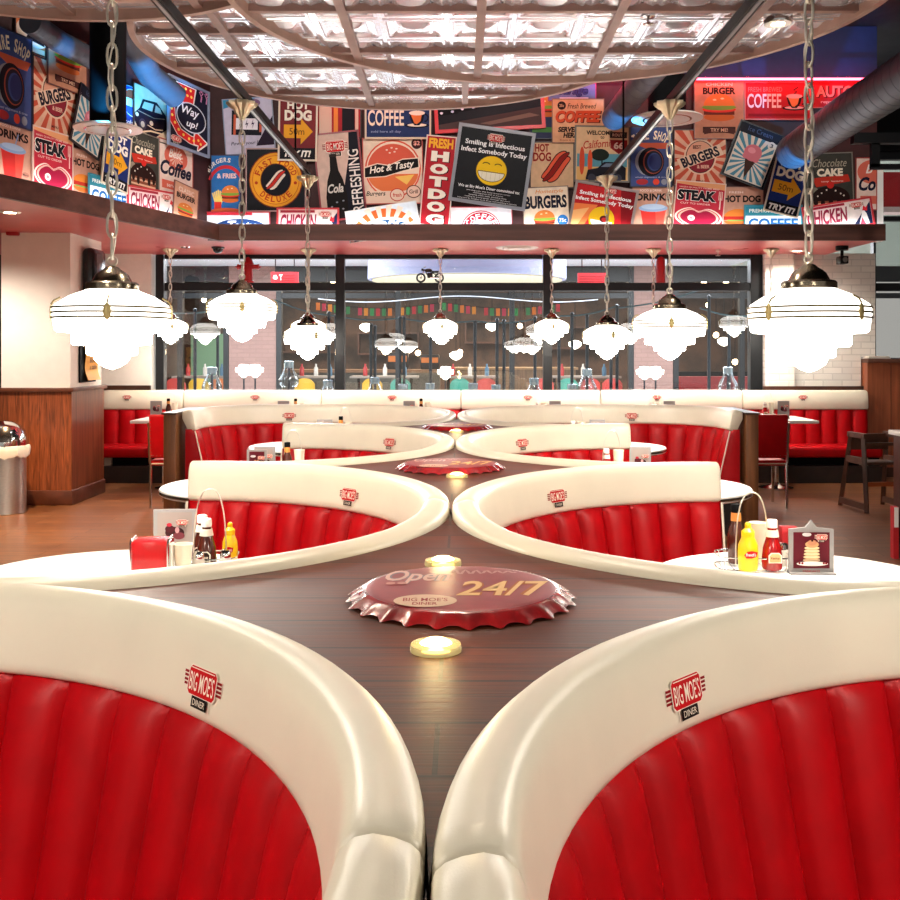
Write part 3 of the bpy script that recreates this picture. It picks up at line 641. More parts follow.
for x, d, l in ((-3.43, 11.8, 'small glowing pendant under the red soffit before the left window frame'), (-1.80, 11.8, 'small glowing pendant under the soffit hidden behind the third left pendant'), (-0.245, 11.8, 'small glowing pendant under the soffit beside the motorcycle ornament'),
                (1.07, 11.8, 'small glowing pendant under the soffit before the right post of the middle window'), (2.27, 11.8, 'small glowing pendant under the soffit behind the second right pendant'), (3.66, 11.8, 'small glowing pendant under the soffit beside the white brick wall')):
    lamp(x, d, 1.65 if x != 3.66 else 1.75, SZ, l, 0.99, 0.1)
# black tracks the pendants hang from
for s, x, y1 in ((-1, -1.275, 8.35), (1, 1.25, 8.9)):
    m = MB(); m.box(x - 0.022, x + 0.022, -1.5, y1, CH + 1.46, CH + 1.51, blackm)
    o = m.build('lighting_track'); tag(o, 'long black lighting track running over the %s row of pendants' % ('left' if s < 0 else 'right'), 'track')
    m = MB(); m.box(x - 0.008, x + 0.008, -1.5, y1, CH + 1.455, CH + 1.46, M('track_lip', '#8a8a8c', 0.3, 0.8)); m.build('conductor_strip', o)
    for y in (0.5, 4.2, 7.7): m = MB(); m.cyl((x, y, CH + 1.51), (x, y, 5.15), 0.008, blackm, 6); m.build('drop_rod', o)
# ---------------------------------------------------------------- round tin ceiling discs
tin = M('tin_silver', '#eef4ff', 0.2, 0.7, var=0.04, scale=3, spec=0.8)
beamm = M('disc_beam', '#8d6c60', 0.42, 0.1, var=0.2, scale=6)
def disc(cx, cy, z, R, label, ph=(0, 0), downs=()):
    t = thing('tin_ceiling_disc', label, 'ceiling disc', (cx, cy, z))
    cell = 0.36; m = MB(); V = []; Fc = []
    def clampv(x, y, zz):
        r = math.hypot(x, y); k = min(1, (R - 0.03) / r) if r > 0 else 1; return (x * k, y * k, zz)
    n = int(R / cell) + 2
    levels = [(0.5, 0.022), (0.47, 0.022), (0.455, 0.014), (0.42, 0.014), (0.405, 0.020), (0.385, 0.020), (0.30, 0.034), (0.28, 0.034), (0.265, 0.026), (0.24, 0.026), (0.15, 0.012), (0.0, 0.012)]
    for i in range(-n, n + 1):
        for j in range(-n, n + 1):
            x0, y0 = ph[0] + i * cell, ph[1] + j * cell
            S = 4
            if math.hypot(max(abs(x0) - cell / 2, 0), max(abs(y0) - cell / 2, 0)) > R: continue
            rows = []
            for f_, zz in levels:
                ring = []
                for e in range(4):
                    for q in range(S):
                        u = -1 + 2 * q / S
                        a, b = [(u, -1), (1, u), (-u, 1), (-1, -u)][e]; ring.append(clampv(x0 + a * f_ * cell, y0 + b * f_ * cell, zz))
                rows.append(ring)
            b0 = len(V)
            for r in rows: V += r
            N_ = 4 * S
            for a in range(len(rows) - 1):
                for q in range(N_): Fc.append((b0 + a * N_ + q, b0 + a * N_ + (q + 1) % N_, b0 + (a + 1) * N_ + (q + 1) % N_, b0 + (a + 1) * N_ + q))
    m.add(V, Fc, tin); m.build('embossed_tin_tiles', t, smooth=25, recalc=False)
    m = MB(); m.lathe([(R - 0.035, -0.03), (R, -0.03), (R + 0.005, 0.0), (R + 0.005, 0.07), (R - 0.04, 0.07)], copperw, n=96, close=True); m.build('rim', t)
    m = MB(); m.lathe([(0, 0.045), (R - 0.03, 0.045), (R - 0.03, 0.069), (0, 0.069)], dark, n=64); m.build('backing_board', t)
    g = 2 * cell; k = int(R / g) + 2
    for i in range(-k, k + 1):
        for ax in (0, 1):
            c = (ph[ax] + (i + 0.5) * g) if True else 0
            if abs(c) > R - 0.08: continue
            h = math.sqrt((R - 0.03) ** 2 - c * c); m = MB()
            if ax == 0: m.box(c - 0.024, c + 0.024, -h, h, -0.012, 0.03, beamm)
            else: m.box(-h, h, c - 0.02, c + 0.02, -0.010, 0.03, beamm)
            m.build('grid_beam', t)
    for k_, (x, y) in enumerate(downs):
        m = MB(); m.lathe([(0.035, -0.012), (0.07, -0.012), (0.075, 0.0), (0.075, 0.03), (0.035, 0.03)], chrome, n=28, close=True, c=(x, y, 0)); o = m.build('downlight', t)
        m = MB(); m.lathe([(0, -0.006), (0.036, -0.006), (0.036, 0.02), (0, 0.02)], M('downlight_glow', '#fff0d0', 0.4, emit=30, ecol=(1, 0.8, 0.55)), n=24, c=(x, y, 0)); m.build('bulb', o)
        light('SPOT', 'downlight_beam', (cx + x, cy + y, z - 0.03), 60, (1.0, 0.85, 0.66), 0.04, (0, 0, 0), spot=2.2)
    for a in (0.4, 2.5, 4.6):
        m = MB(); m.cyl((R * 0.7 * math.cos(a), R * 0.7 * math.sin(a), 0.069), (R * 0.7 * math.cos(a), R * 0.7 * math.sin(a), 5.15 - z), 0.008, blackm, 6); m.build('drop_rod', t)
    return t
bz = CH + 1.75
disc(0.475, 4.86, bz, 1.627, 'large round tin tiled ceiling disc in the top middle, lowest and nearest', (-0.01, -0.07), ((1.216, 0.475), (-0.6, -0.9)))
disc(-0.43, 6.24, CH + 1.90, 1.57, 'round tin tiled ceiling disc behind the large one, dipping lowest in the picture', (0.1, 0.1), ())
disc(-1.95, 4.08, CH + 1.82, 1.38, 'round tin tiled ceiling disc in the upper left corner', (0.2, 0.0), ((0.3, -0.2),))
m = MB(); p = W(648, 23, 5.3); m.lathe([(0, -0.04), (0.012, -0.04), (0.03, -0.034), (0.03, -0.03), (0.008, -0.025), (0.008, 0), (0.04, 0.004), (0.04, 0.012), (0, 0.012)], chrome, n=20, c=(p.x, 5.3, bz + 0.008)); tag(m.build('ceiling_sprinkler'), 'small chrome ceiling sprinkler under the large tin disc', 'sprinkler')
# ---------------------------------------------------------------- ducts and ceiling fittings
ductm = M('duct_grey', '#4a4c55', 0.5, 0.4, var=0.1)
def duct(pts, r, label, ribs=26):
    pts = [Vector(p) for p in pts]; P = []
    for i in range(len(pts) - 1):
        for k in range(8): P.append(pts[i].lerp(pts[i + 1], k / 8))
    P.append(pts[-1]); m = MB(); m.tube(P, r, ductm, 28); o = m.build('air_duct', smooth=40); tag(o, label, 'duct')
    tot = sum((pts[i + 1] - pts[i]).length for i in range(len(pts) - 1)); m = MB()
    for k in range(ribs):
        t = (k + 0.5) / ribs * (len(P) - 1); i = int(t); c = P[i].lerp(P[i + 1], t - i); d = (P[i + 1] - P[i]).normalized()
        m.tube([c - d * 0.006, c + d * 0.006], r * 1.012, ductm, 28)
    m.build('spiral_seam', o)
duct([W(793, 152, 10.5), W(850, 113, 8.6), W(955, 45, 6.8)], 0.178, 'big grey spiral duct at the upper right with a blue-lit end')
duct([W(614, 118, 10.5), W(660, 60, 8.6), W(690, 20, 7.8)], 0.13, 'grey duct coming down behind the large tin disc, blue-lit end beside the coffee sign', 18)
duct([W(176, 97, 9.75), W(150, 75, 9.4), W(128, 35, 8.8), W(118, 5, 8.45)], 0.115, 'blue-lit duct above the neon arrow sign on the left', 20)
duct([W(98, 62, 8.7), W(60, 42, 8.15), W(30, 22, 7.7)], 0.09, 'short blue-lit duct at the upper left above the burger sign', 12)
def blue_spot(tgt, src, e, ang=0.75):
    d = (tgt - src).normalized(); o = light('SPOT', 'blue_uplight', src, e, (0.03, 0.42, 1.0), 0.03, None, spot=ang); o.rotation_euler = d.to_track_quat('-Z', 'Y').to_euler()
blue_spot(W(795, 150, 10.3), W(790, 235, 9.9), 150); blue_spot(W(620, 112, 10.3), W(618, 195, 9.9), 120); blue_spot(W(155, 75, 9.5), W(175, 160, 8.8), 240, 0.9); blue_spot(W(75, 48, 8.3), W(110, 130, 7.6), 150, 0.5)
def saucer_lamp(x, y, d, r, hw, label, top):
    c = W(x, y, d); t = thing('saucer_pendant', label, 'lamp', c)
    m = MB(); m.lathe([(0.0, 0.05), (r * 0.28, 0.045), (r * 0.4, 0.02), (r * 0.8, 0.006), (r, 0.0), (r, -0.012), (r * 0.8, -0.014), (r * 0.5, -0.026), (r * 0.25, -0.03), (0, -0.03)], M('saucer_white', '#f4f1ea', 0.25, 0.0), n=48); m.build('saucer', t, smooth=40)
    m = MB(); m.lathe([(r * 0.62, -0.0195), (r * 0.66, -0.0225), (r * 0.7, -0.0175)], chrome, n=48, close=True); m.build('saucer_ring', t)
    m = MB(); m.lathe([(0, 0.04), (hw, 0.04), (hw, top), (0, top)], dark, n=32); m.build('black_housing', t)
saucer_lamp(108, 128, 8.0, 0.265, 0.14, 'white glass saucer under a black tube at the upper left', 0.95)
saucer_lamp(667, 118, 10.1, 0.355, 0.19, 'white glass saucer under a black tube at the upper right', 0.42)
m = MB(); c = W(660, 64, 9.9); m.lathe([(0, -0.04), (0.075, -0.04), (0.075, 0.08), (0, 0.08)], dark, n=24, c=c); o = m.build('surface_downlight'); m = MB(); m.lathe([(0, -0.046), (0.06, -0.046), (0.06, -0.04), (0, -0.04)], M('cool_glow', '#ffffff', 0.4, emit=3), n=24, c=c); m.build('lens', o); m = MB(); m.cyl(c + Vector((0, 0, 0.08)), (c.x, c.y, 5.15), 0.012, dark, 6); m.build('stem', o)
tag(o, 'small black cylinder downlight above the right saucer lamp', 'light')
m = MB(); a_, b_ = W(835, 148, 10.2), W(960, 152, 9.2); m.box(a_.x, b_.x, 9.7, 9.8, a_.z - 0.05, a_.z + 0.05, blackm); m.box(a_.x + 0.18, a_.x + 0.26, 9.72, 9.78, a_.z - 0.28, a_.z - 0.05, blackm); m.box(a_.x + 0.18, b_.x, 9.72, 9.78, a_.z - 0.3, a_.z - 0.25, blackm)
tag(m.build('steel_beam'), 'black steel support beam below the big right duct', 'beam')
# bits fixed on the soffit
def at_soffit(x, y): d = (SZ - CH) * F / (VY - y); return Vector(((x - VX) * d / F, d, SZ))
m = MB(); c = at_soffit(218, 247); m.lathe([(0, -0.075), (0.03, -0.07), (0.052, -0.05), (0.06, -0.02), (0.075, -0.015), (0.075, 0), (0, 0)], M('camera_dome', '#1a1b1f', 0.25), n=28, c=c); tag(m.build('dome_camera'), 'black dome security camera under the soffit by the left window', 'camera')
m = MB(); c = at_soffit(842, 246); m.cyl(c, c - Vector((0, 0, 0.05)), 0.07, blackm); m.cyl(c - Vector((0, 0, 0.05)), c - Vector((0, 0, 0.14)), 0.018, blackm); m.box(c.x - 0.045, c.x + 0.045, c.y - 0.09, c.y + 0.07, c.z - 0.21, c.z - 0.12, blackm, bev=0.012); m.cyl(c + Vector((0, -0.09, -0.165)), c + Vector((0, -0.1, -0.165)), 0.03, chrome); tag(m.build('bullet_camera'), 'black security camera under the soffit before the white brick wall', 'camera')
m = MB(); c = at_soffit(517, 247.5); m.lathe([(0.0, -0.012), (0.05, -0.012), (0.06, -0.004), (0.1, -0.018), (0.11, -0.004), (0.16, -0.018), (0.17, -0.004), (0.23, -0.012), (0.25, 0), (0, 0)], M('vent_white', '#d8c9bd', 0.5), n=40, c=c); tag(m.build('ceiling_vent'), 'round white air vent in the red soffit above the middle window', 'vent')
m = MB(); c = at_soffit(718, 249.5); m.cyl(c, c - Vector((0, 0, 0.03)), 0.03, brass); m.cyl(c - Vector((0, 0, 0.03)), c - Vector((0, 0, 0.07)), 0.007, brass); m.cyl(c - Vector((0, 0, 0.07)), c - Vector((0, 0, 0.076)), 0.028, brass); tag(m.build('soffit_sprinkler'), 'small brass sprinkler under the red soffit on the right', 'sprinkler')
m = MB(); c = at_soffit(185, 247); m.lathe([(0, -0.01), (0.05, -0.01), (0.06, 0), (0, 0)], chrome, n=24, c=c); tag(m.build('soffit_spotlight'), 'small round fitting in the soffit beside the leftmost small pendant', 'light')
m = MB(); c = at_soffit(10, 212); c = Vector((c.x, c.y, SZ)); m.lathe([(0.05, -0.008), (0.08, -0.008), (0.09, 0), (0.05, 0)], brass, n=24, c=c, close=True); o = m.build('recessed_light'); m = MB(); m.lathe([(0, -0.005), (0.05, -0.005), (0.05, 0), (0, 0)], M('downlight_glow'), n=24, c=c); m.build('bulb', o); tag(o, 'warm recessed light in the red soffit at the far left', 'light')
light('SPOT', 'recessed_beam', (c.x, c.y, SZ - 0.03), 240, (1.0, 0.70, 0.38), 0.05, (0, 0, 0), spot=1.7)
for lx, ly, lb in ((-4.9, 9.1, 'recessed light in the soffit left of the plaster column, outside the picture'), (4.05, 12.05, 'small recessed light in the soffit before the white brick wall')):  # two soffit lights added to brighten the column and the brick wall
    m = MB(); m.lathe([(0.05, -0.008), (0.08, -0.008), (0.09, 0), (0.05, 0)], brass, n=24, c=(lx, ly, SZ), close=True); o = m.build('recessed_light'); m = MB(); m.lathe([(0, -0.005), (0.05, -0.005), (0.05, 0), (0, 0)], M('downlight_glow'), n=24, c=(lx, ly, SZ)); m.build('bulb', o); tag(o, lb, 'light')
    light('SPOT', 'recessed_beam', (lx, ly, SZ - 0.03), 110 if lx < 0 else 40, (1.0, 0.92, 0.82), 0.05, (0, 0, 0), spot=2.7)
for x in (-2.2, 0.6, 3.4):
    o = light('SPOT', 'sign_wash', (x, 7.9, 4.75), 85, (1.0, 0.94, 0.88), 0.1, None, spot=1.5); o.rotation_euler = (Vector((x * 1.0, PY, 3.6)) - Vector((x, 7.9, 4.75))).to_track_quat('-Z', 'Y').to_euler()
o = light('SPOT', 'sign_wash', (-1.2, 8.0, 4.6), 60, (1.0, 0.94, 0.88), 0.1, None, spot=1.4); o.rotation_euler = (Vector((-3.3, 9.2, 3.7)) - Vector((-1.2, 8.0, 4.6))).to_track_quat('-Z', 'Y').to_euler()
# ---------------------------------------------------------------- window bench
def straight_path(x0, x1, y, n=24): return [(Vector((x0 + (x1 - x0) * i / n, y, 0)), Vector((0, -1, 0))) for i in range(n + 1)]
BH = [(0.0, -0.20), (0.0, 0.0), (0.01, 0.02), (0.04, 0.03), (0.08, 0.022), (0.1, 0.0), (0.115, -0.08), (0.12, -0.19), (0.11, -0.205), (0.05, -0.205)]
def bench(x0, x1, label, badges=()):
    xc = (x0 + x1) / 2; y = 12.42; a, b = x0 - xc, x1 - xc
    t = thing('window_bench', label, 'bench', (xc, y, 0), group=None)
    P = straight_path(a + 0.004, b - 0.004, 0)
    m = MB(); sweep(m, P, BH, 1.055, cream); h = m.build('headrest', t, smooth=50)
    for bx in badges:
        o = badge_mesh(0.105).build('logo_badge', h, smooth=0, recalc=False); o.matrix_local = Matrix(((1, 0, 0, bx - xc), (0, 0, -1, -0.1205), (0, 1, 0, 1.0), (0, 0, 0, 1))); o['label'] = 'small red winged diner badge'
    m = MB(); channels(m, P, max(3, round((b - a) / 0.185)), 0.42, 0.865, 0.075, 0.11, 0.01, redv); m.build('backrest', t, smooth=60)
    m = MB(); m.box(a + 0.004, b - 0.004, -0.56, -0.06, 0.30, 0.43, redv, bev=0.04, seg=3); m.build('seat', t, smooth=50)
    for fx in (a + 0.2, b - 0.2):
        m = MB(); m.box(fx - 0.04, fx + 0.04, -0.48, -0.36, 0.20, 0.30, M('bench_foot', '#a99a86', 0.5)); m.build('foot', t)
    m = MB(); m.box(a, b, -0.42, 0.0, 0.2, 0.30, dark); m.build('under_frame', t)
px = lambda x, d=12.3: (x - VX) * d / F
bench(-4.42, -3.42, 'short window bench section at the far left against the plaster column', (px(127),))
bench(-3.42, -1.72, 'window bench section under the left window, before the street brick pier', (px(255),))
bench(-1.72, 0.0, 'window bench section under the middle window, left of the centre seam', (px(392),))
bench(0.0, 1.72, 'window bench section under the middle window, right of the centre seam', (px(528),))
bench(1.72, 3.47, 'window bench section under the right window', (px(657),))
bench(3.47, 5.02, 'window bench section at the far right against the wooden cabinet', (px(803),))
m = MB(); m.box(-4.42, 5.03, 11.86, 12.42, 0, 0.2, M('plinth_dark', '#2a1c16', 0.55, var=0.3)); tag(m.build('bench_plinth'), 'low dark timber plinth running under all the window bench sections', 'plinth')
# ---------------------------------------------------------------- wooden cabinet, counter, bin
m = MB(); t = thing('wooden_cabinet', 'tall reddish wooden cabinet at the right end of the window bench', 'cabinet', (5.9, 12.7, 0))
m.box(-0.84, 0.9, -0.25, 0.22, 0, 1.42, M('cabinet_wood', '#a45c3c', 0.35, var=0.35, scale=4, stretch=(6, 6, 0.4))); m.box(-0.82, 0.9, -0.262, -0.25, 0.0, 0.12, dwood); m.build('body', t)
for x in (-0.55, -0.1, 0.35): m = MB(); m.box(x, x + 0.006, -0.253, -0.25, 0.13, 1.4, dwood); m.build('panel_joint', t)
m = MB(); m.box(-0.85, 0.95, -0.3, 0.25, 1.42, 1.47, M('cabinet_top', '#5a3626', 0.3, var=0.2), bev=0.006); m.build('top', t)
m = MB(); m.box(5.06, 5.34, 12.42, 12.59, 1.472, 1.49, M('paper_stack', '#b9b3a8', 0.7)); m.box(5.08, 5.32, 12.43, 12.58, 1.49, 1.505, M('paper_stack2', '#d4cfc4', 0.7)); tag(m.build('leaflet_stack'), 'flat pile of grey papers on the left end of the wooden cabinet', 'papers')
t = thing('service_counter', 'dark wooden service counter with a pale top at the right picture edge', 'counter', (3.75, 7.3, 0))
m = MB(); m.box(-0.42, 0.5, -0.6, 0.40, 0, 0.93, M('counter_wood', '#4b2a22', 0.4, var=0.3, stretch=(4, 4, 0.4))); m.build('body', t)
m = MB(); m.box(-0.45, 0.55, -0.64, 0.43, 0.93, 0.965, white, bev=0.006); m.build('top', t)
m = MB(); m.lathe([(0, 0), (0.04, 0), (0.042, 0.07), (0, 0.07)], white, n=20, c=(3.40, 7.6, 0.966)); tag(m.build('counter_cup'), 'small white cup on the service counter at the right edge', 'cup')
m = MB(); m.prism([(3.27, 7.56), (3.31, 7.56), (3.32, 7.64), (3.28, 7.64)], 0.0, 0.39, M('red_cloth', '#c02028', 0.6)); m.box(3.275, 3.305, 7.553, 7.56, 0.24, 0.39, white); tag(m.build('red_folder'), 'red and white menu folder leaning at the foot of the service counter', 'menu')
bx, by = -4.43, 9.72; t = thing('waste_bin', 'shiny steel waste bin with a domed lid before the plaster column', 'bin', (bx, by, 0))
m = MB(); m.lathe([(0, 0), (0.19, 0), (0.195, 0.01), (0.19, 0.03), (0.19, 0.60), (0.2, 0.61), (0, 0.62)], steel, n=48); m.build('body', t)
m = MB(); rings = []
for i in range(48):
    a = 2 * PI * i / 48; w_ = 0.008 * math.sin(7 * a) + 0.005 * math.sin(17 * a)
    rings.append([(r * math.cos(a), r * math.sin(a), z) for r, z in ((0.196, 0.66), (0.215 + w_, 0.655), (0.225 + w_, 0.62 + w_), (0.215 + w_, 0.55 + 1.5 * w_), (0.197, 0.555))])
m.loft(rings, M('bin_liner', '#efe9df', 0.5), loop=True); m.build('bag_collar', t)
m = MB(); m.lathe([(0.205, 0.65), (0.205, 0.70), (0.2, 0.74), (0.18, 0.80), (0.14, 0.85), (0.08, 0.885), (0, 0.895)], chrome, n=48); m.build('dome_lid', t)
m = MB(); m.lathe([(0.209, 0.70), (0.204, 0.74), (0.184, 0.80), (0.15, 0.845)], M('flap_dark', '#5a5552', 0.2, 0.9), n=14, a0=-PI * 0.72, a1=-PI * 0.28); m.build('push_flap', t)
# black hand dryer like unit, clip board and alarm on the column
c = W(84, 268, 10.55); t = thing('wall_speaker', 'black rounded wall speaker on the side of the plaster column', 'speaker', (-3.98, 10.66, 1.58 + 80 * 10.72 / F))
m = MB(); m.box(0, 0.14, -0.19, 0.19, -0.30, 0.22, M('speaker_black', '#17181a', 0.2), bev=0.06, seg=4); m.build('body', t, smooth=60)
m = MB(); m.box(0.135, 0.146, -0.12, 0.12, -0.24, 0.16, M('speaker_grey', '#5b5653', 0.25), bev=0.005); m.build('front_grille', t)
t = thing('clip_board', 'black board with curling orange paper on the side of the plaster column', 'notice', (-3.98, 10.66, 1.44))
m = MB(); m.box(0, 0.015, -0.25, 0.2, -0.20, 0.22, dark); m.build('board', t)
m = MB(); R = []
for i in range(9):
    f = i / 8; b = 0.02 + 0.012 * math.sin(f * 7) + 0.03 * f * f; R.append([(b, -0.14, 0.18 - 0.36 * f), (b + 0.01, 0.2, 0.18 - 0.36 * f), (b + 0.013, 0.2, 0.18 - 0.36 * f), (b + 0.003, -0.14, 0.18 - 0.36 * f)])
m.loft(R, M('orange_paper', '#f0a826', 0.6)); m.build('paper', t)
m = MB()
for txt, z, w_ in (('Book', 0.03, 0.2), ('a table', -0.04, 0.2)):
    v, f = text_geo(txt, 0.02, 0.3); m.add([(0.05, a * w_ + 0.03, z + b * 0.05) for a, b in v], f, ink('#6a3a10'))
m.build('handwriting', t, smooth=0, recalc=False)
c = W(14, 230, 10.19); m = MB(); m.box(c.x - 0.06, c.x + 0.06, c.y - 0.06, c.y + 0.01, c.z - 0.06, c.z + 0.06, M('alarm_red', '#b0141c', 0.35), bev=0.012); tag(m.build('fire_alarm'), 'red fire alarm box at the top of the plaster column', 'alarm')
# ---------------------------------------------------------------- diner chairs and window tables
def chair(x, y, rz, label):
    t = thing('diner_chair', label, 'chair', (x, y, 0), rz)
    m = MB(); m.box(-0.21, 0.21, -0.2, 0.22, 0.42, 0.48, redv, bev=0.022, seg=3); m.build('seat', t, smooth=50)
    m = MB(); m.box(-0.212, 0.212, -0.202, 0.222, 0.437, 0.45, cream, bev=0.003); m.build('seat_welt', t)
    m = MB(); T = Matrix.Translation((0, -0.2, 0.5)) @ Matrix.Rotation(math.radians(6), 4, 'X'); m.box(-0.205, 0.205, -0.025, 0.025, 0.0, 0.44, redv, T=T, bev=0.02, seg=3); bk = m.build('backrest', t, smooth=50)
    m = MB()
    for sx in (-1, 1):
        for k in range(11): m.ball((sx * 0.188, -0.027, 0.03 + k * 0.036), 0.006, chrome, 6, T=T)
    for k in range(10): m.ball((-0.17 + k * 0.038, -0.027, 0.03), 0.006, chrome, 6, T=T)
    m.build('nailheads', bk)
    for sx in (-1, 1):
        m = MB(); m.tube([T @ Vector((sx * 0.21, -0.005, 0.36)), T @ Vector((sx * 0.21, -0.005, -0.03)), (sx * 0.2, -0.21, 0.42), (sx * 0.195, -0.24, 0.0)], 0.016, chrome, 8); m.build('leg', t)
        m = MB(); m.tube([(sx * 0.19, 0.19, 0.43), (sx * 0.195, 0.21, 0.0)], 0.016, chrome, 8); m.build('leg', t)
chair(3.05, 10.2, 0.0, 'red vinyl chair with chrome legs at the right end of the wide booth')
chair(-2.9, 10.2, 0.0, 'red vinyl chair with chrome legs at the left end of the wide booth')
def window_table(x, label):
    t = thing('window_table', label, 'table', (x, 11.45, 0))
    m = MB(); m.box(-0.36, 0.36, -0.4, 0.4, 0.765, 0.80, white, bev=0.008); m.build('tabletop', t)
    m = MB(); m.lathe([(0, 0), (0.2, 0), (0.2, 0.012), (0.07, 0.04), (0.04, 0.07), (0.04, 0.765), (0, 0.765)], chrome, n=28); m.build('pedestal', t)
for x, l in ((-3.3, 'white window table at the far left beside the plaster column'), (-1.8, 'white window table under the left window, mostly hidden'), (-0.42, 'white window table left of the centre, hidden behind the wide booth'), (0.95, 'white window table right of the centre, hidden behind the wide booth'), (2.25, 'white window table under the right window, mostly hidden'), (3.6, 'white window table at the far right beside the red chair')): window_table(x, l)
t = thing('high_chair', 'dark wooden high chair before the right end of the window bench', 'high chair', (4.12, 9.95, 0), 0.12)
hw = M('high_chair_wood', '#5a3a2a', 0.45, var=0.4, scale=6, stretch=(1, 1, 0.3))
for sx in (-1, 1):
    for sy in (-1, 1):
        m = MB(); m.tube([(sx * 0.23, sy * 0.26, 0), (sx * 0.19, sy * 0.12, 0.74)], 0.026, hw, 4); m.build('leg', t)
    m = MB(); m.box(sx * 0.23 - 0.02, sx * 0.23 + 0.02, -0.25, 0.25, 0.03, 0.09, hw); m.build('floor_runner', t); m = MB(); m.box(sx * 0.19 - 0.02, sx * 0.19 + 0.02, -0.16, 0.16, 0.71, 0.76, hw); m.build('armrest', t); m = MB(); m.box(sx * 0.2 - 0.02, sx * 0.2 + 0.02, -0.17, 0.17, 0.46, 0.52, hw); m.build('side_rail', t)
m = MB(); m.box(-0.2, 0.2, -0.12, 0.14, 0.45, 0.475, hw); m.build('seat', t)
m = MB(); m.box(-0.2, 0.2, 0.11, 0.135, 0.58, 0.74, hw); m.build('backrest', t)
m = MB(); m.box(-0.2, 0.2, -0.2, -0.17, 0.25, 0.29, M('foot_rail', '#a8562a', 0.45)); m.build('foot_rail', t); m = MB(); m.box(-0.18, 0.18, -0.14, -0.11, 0.64, 0.67, hw); m.build('front_bar', t)
# ---------------------------------------------------------------- condiments
TZ = 0.787
saucew = M('sauce_brown', '#4a1f16', 0.12, spec=0.6); ketch = M('ketchup_red', '#9c0f12', 0.12, spec=0.6); must = M('mustard_yellow', '#f2c414', 0.3)
def bottle(x, y, z, kind, label, k=1.0):
    t = thing({'mustard': 'mustard_bottle', 'ketchup': 'ketchup_bottle'}.get(kind, 'sauce_bottle'), label, 'bottle', (x, y, z), 0)
    if kind == 'mustard':
        m = MB(); m.lathe([(0, 0), (0.031, 0), (0.034, 0.006), (0.036, 0.05), (0.034, 0.09), (0.022, 0.118), (0.0, 0.118)], must, n=28); m.build('body', t)
        m = MB(); m.lathe([(0.023, 0.118), (0.023, 0.138), (0.015, 0.146), (0.011, 0.15), (0.011, 0.163), (0.006, 0.17), (0, 0.17)], must, n=24); m.build('nozzle_cap', t)
        A = Art(10, 10, step=0.0005); A.poly([(-0.024, 0.0), (-0.012, 0.012), (0.004, 0.014), (0.024, 0.010), (0.02, -0.006), (0.004, -0.012), (-0.016, -0.012)], '#d01820'); A.t("French's", 0, 0.001, 0.036, 0.011, '#ffffff', 0.03, 0.2)
        t.scale = (k, k, 0.5 + k / 2)
        o = A.merged().build('label', t, smooth=0, recalc=False); o.matrix_local = Matrix(((1, 0, 0, 0), (0, 0, -1, -0.0365), (0, 1, 0, 0.06), (0, 0, 0, 1)))
        return
    bm_ = ketch if kind == 'ketchup' else saucew
    m = MB()
    if kind == 'tall': m.lathe([(0, 0), (0.027, 0), (0.03, 0.005), (0.03, 0.10), (0.027, 0.12), (0.017, 0.15), (0.0165, 0.19), (0, 0.19)], bm_, n=28)
    else: m.lathe([(0, 0), (0.033, 0), (0.036, 0.006), (0.037, 0.03), (0.032, 0.075), (0.022, 0.11), (0.016, 0.128), (0.016, 0.15), (0, 0.15)], bm_, n=16)
    m.build('body', t)
    m = MB(); z0 = 0.188 if kind == 'tall' else 0.148
    m.lathe([(0, z0), (0.0185, z0), (0.0185, z0 + 0.024), (0.016, z0 + 0.028), (0, z0 + 0.028)], dark if kind == 'tall' else wpaint, n=24); m.build('cap', t)
    m = MB(); lz = (0.155, 0.185, 0.0178) if kind == 'tall' else (0.116, 0.14, 0.0205)
    m.lathe([(lz[2] + (0.004 if kind != 'tall' else 0.001), lz[0]), (lz[2], lz[1]), (lz[2] - 0.003, lz[1]), (lz[2] - 0.002, lz[0])], M('neck_gold', '#d68a3c', 0.5) if kind == 'tall' else M('neck_paper', '#e6dccb', 0.6), n=24, close=True); m.build('neck_label', t)
    if kind != 'tall':
        A = Art(10, 10, step=0.0005); A.poly([(-0.024, 0.012), (-0.014, 0.022), (0.014, 0.022), (0.024, 0.012), (0.024, -0.014), (-0.024, -0.014)], '#e9dfcd'); A.poly([(-0.02, 0.010), (-0.012, 0.018), (0.012, 0.018), (0.02, 0.010), (0.02, -0.011), (-0.02, -0.011)], '#2a1a12' if kind == 'sauce' else '#c9b07a')
        A.t('Sauce' if kind == 'sauce' else 'Ketchup', 0, 0.002, 0.03, 0.010, '#e9dfcd' if kind == 'sauce' else '#8a1414')
        o = A.merged().build('label', t, smooth=0, recalc=False); T = Matrix(((1, 0, 0, 0), (0, 0.13, -0.99, -0.0385), (0, 0.99, 0.13, 0.042), (0, 0, 0, 1))); o.matrix_local = T
def jar(x, y, z, label, h=0.10):
    t = thing('cream_jar', label, 'jar', (x, y, z))
    m = MB(); m.lathe([(0, 0), (0.024, 0), (0.032, h * 0.9), (0.034, h), (0.029, h), (0.022, 0.01), (0, 0.01)], M('cream_china', '#efe4cc', 0.3), n=28); m.build('cup', t)
    m = MB(); m.lathe([(0, h * 0.8), (0.028, h * 0.8)], M('sugar', '#f7f2e6', 0.8), n=20); m.build('filling', t)
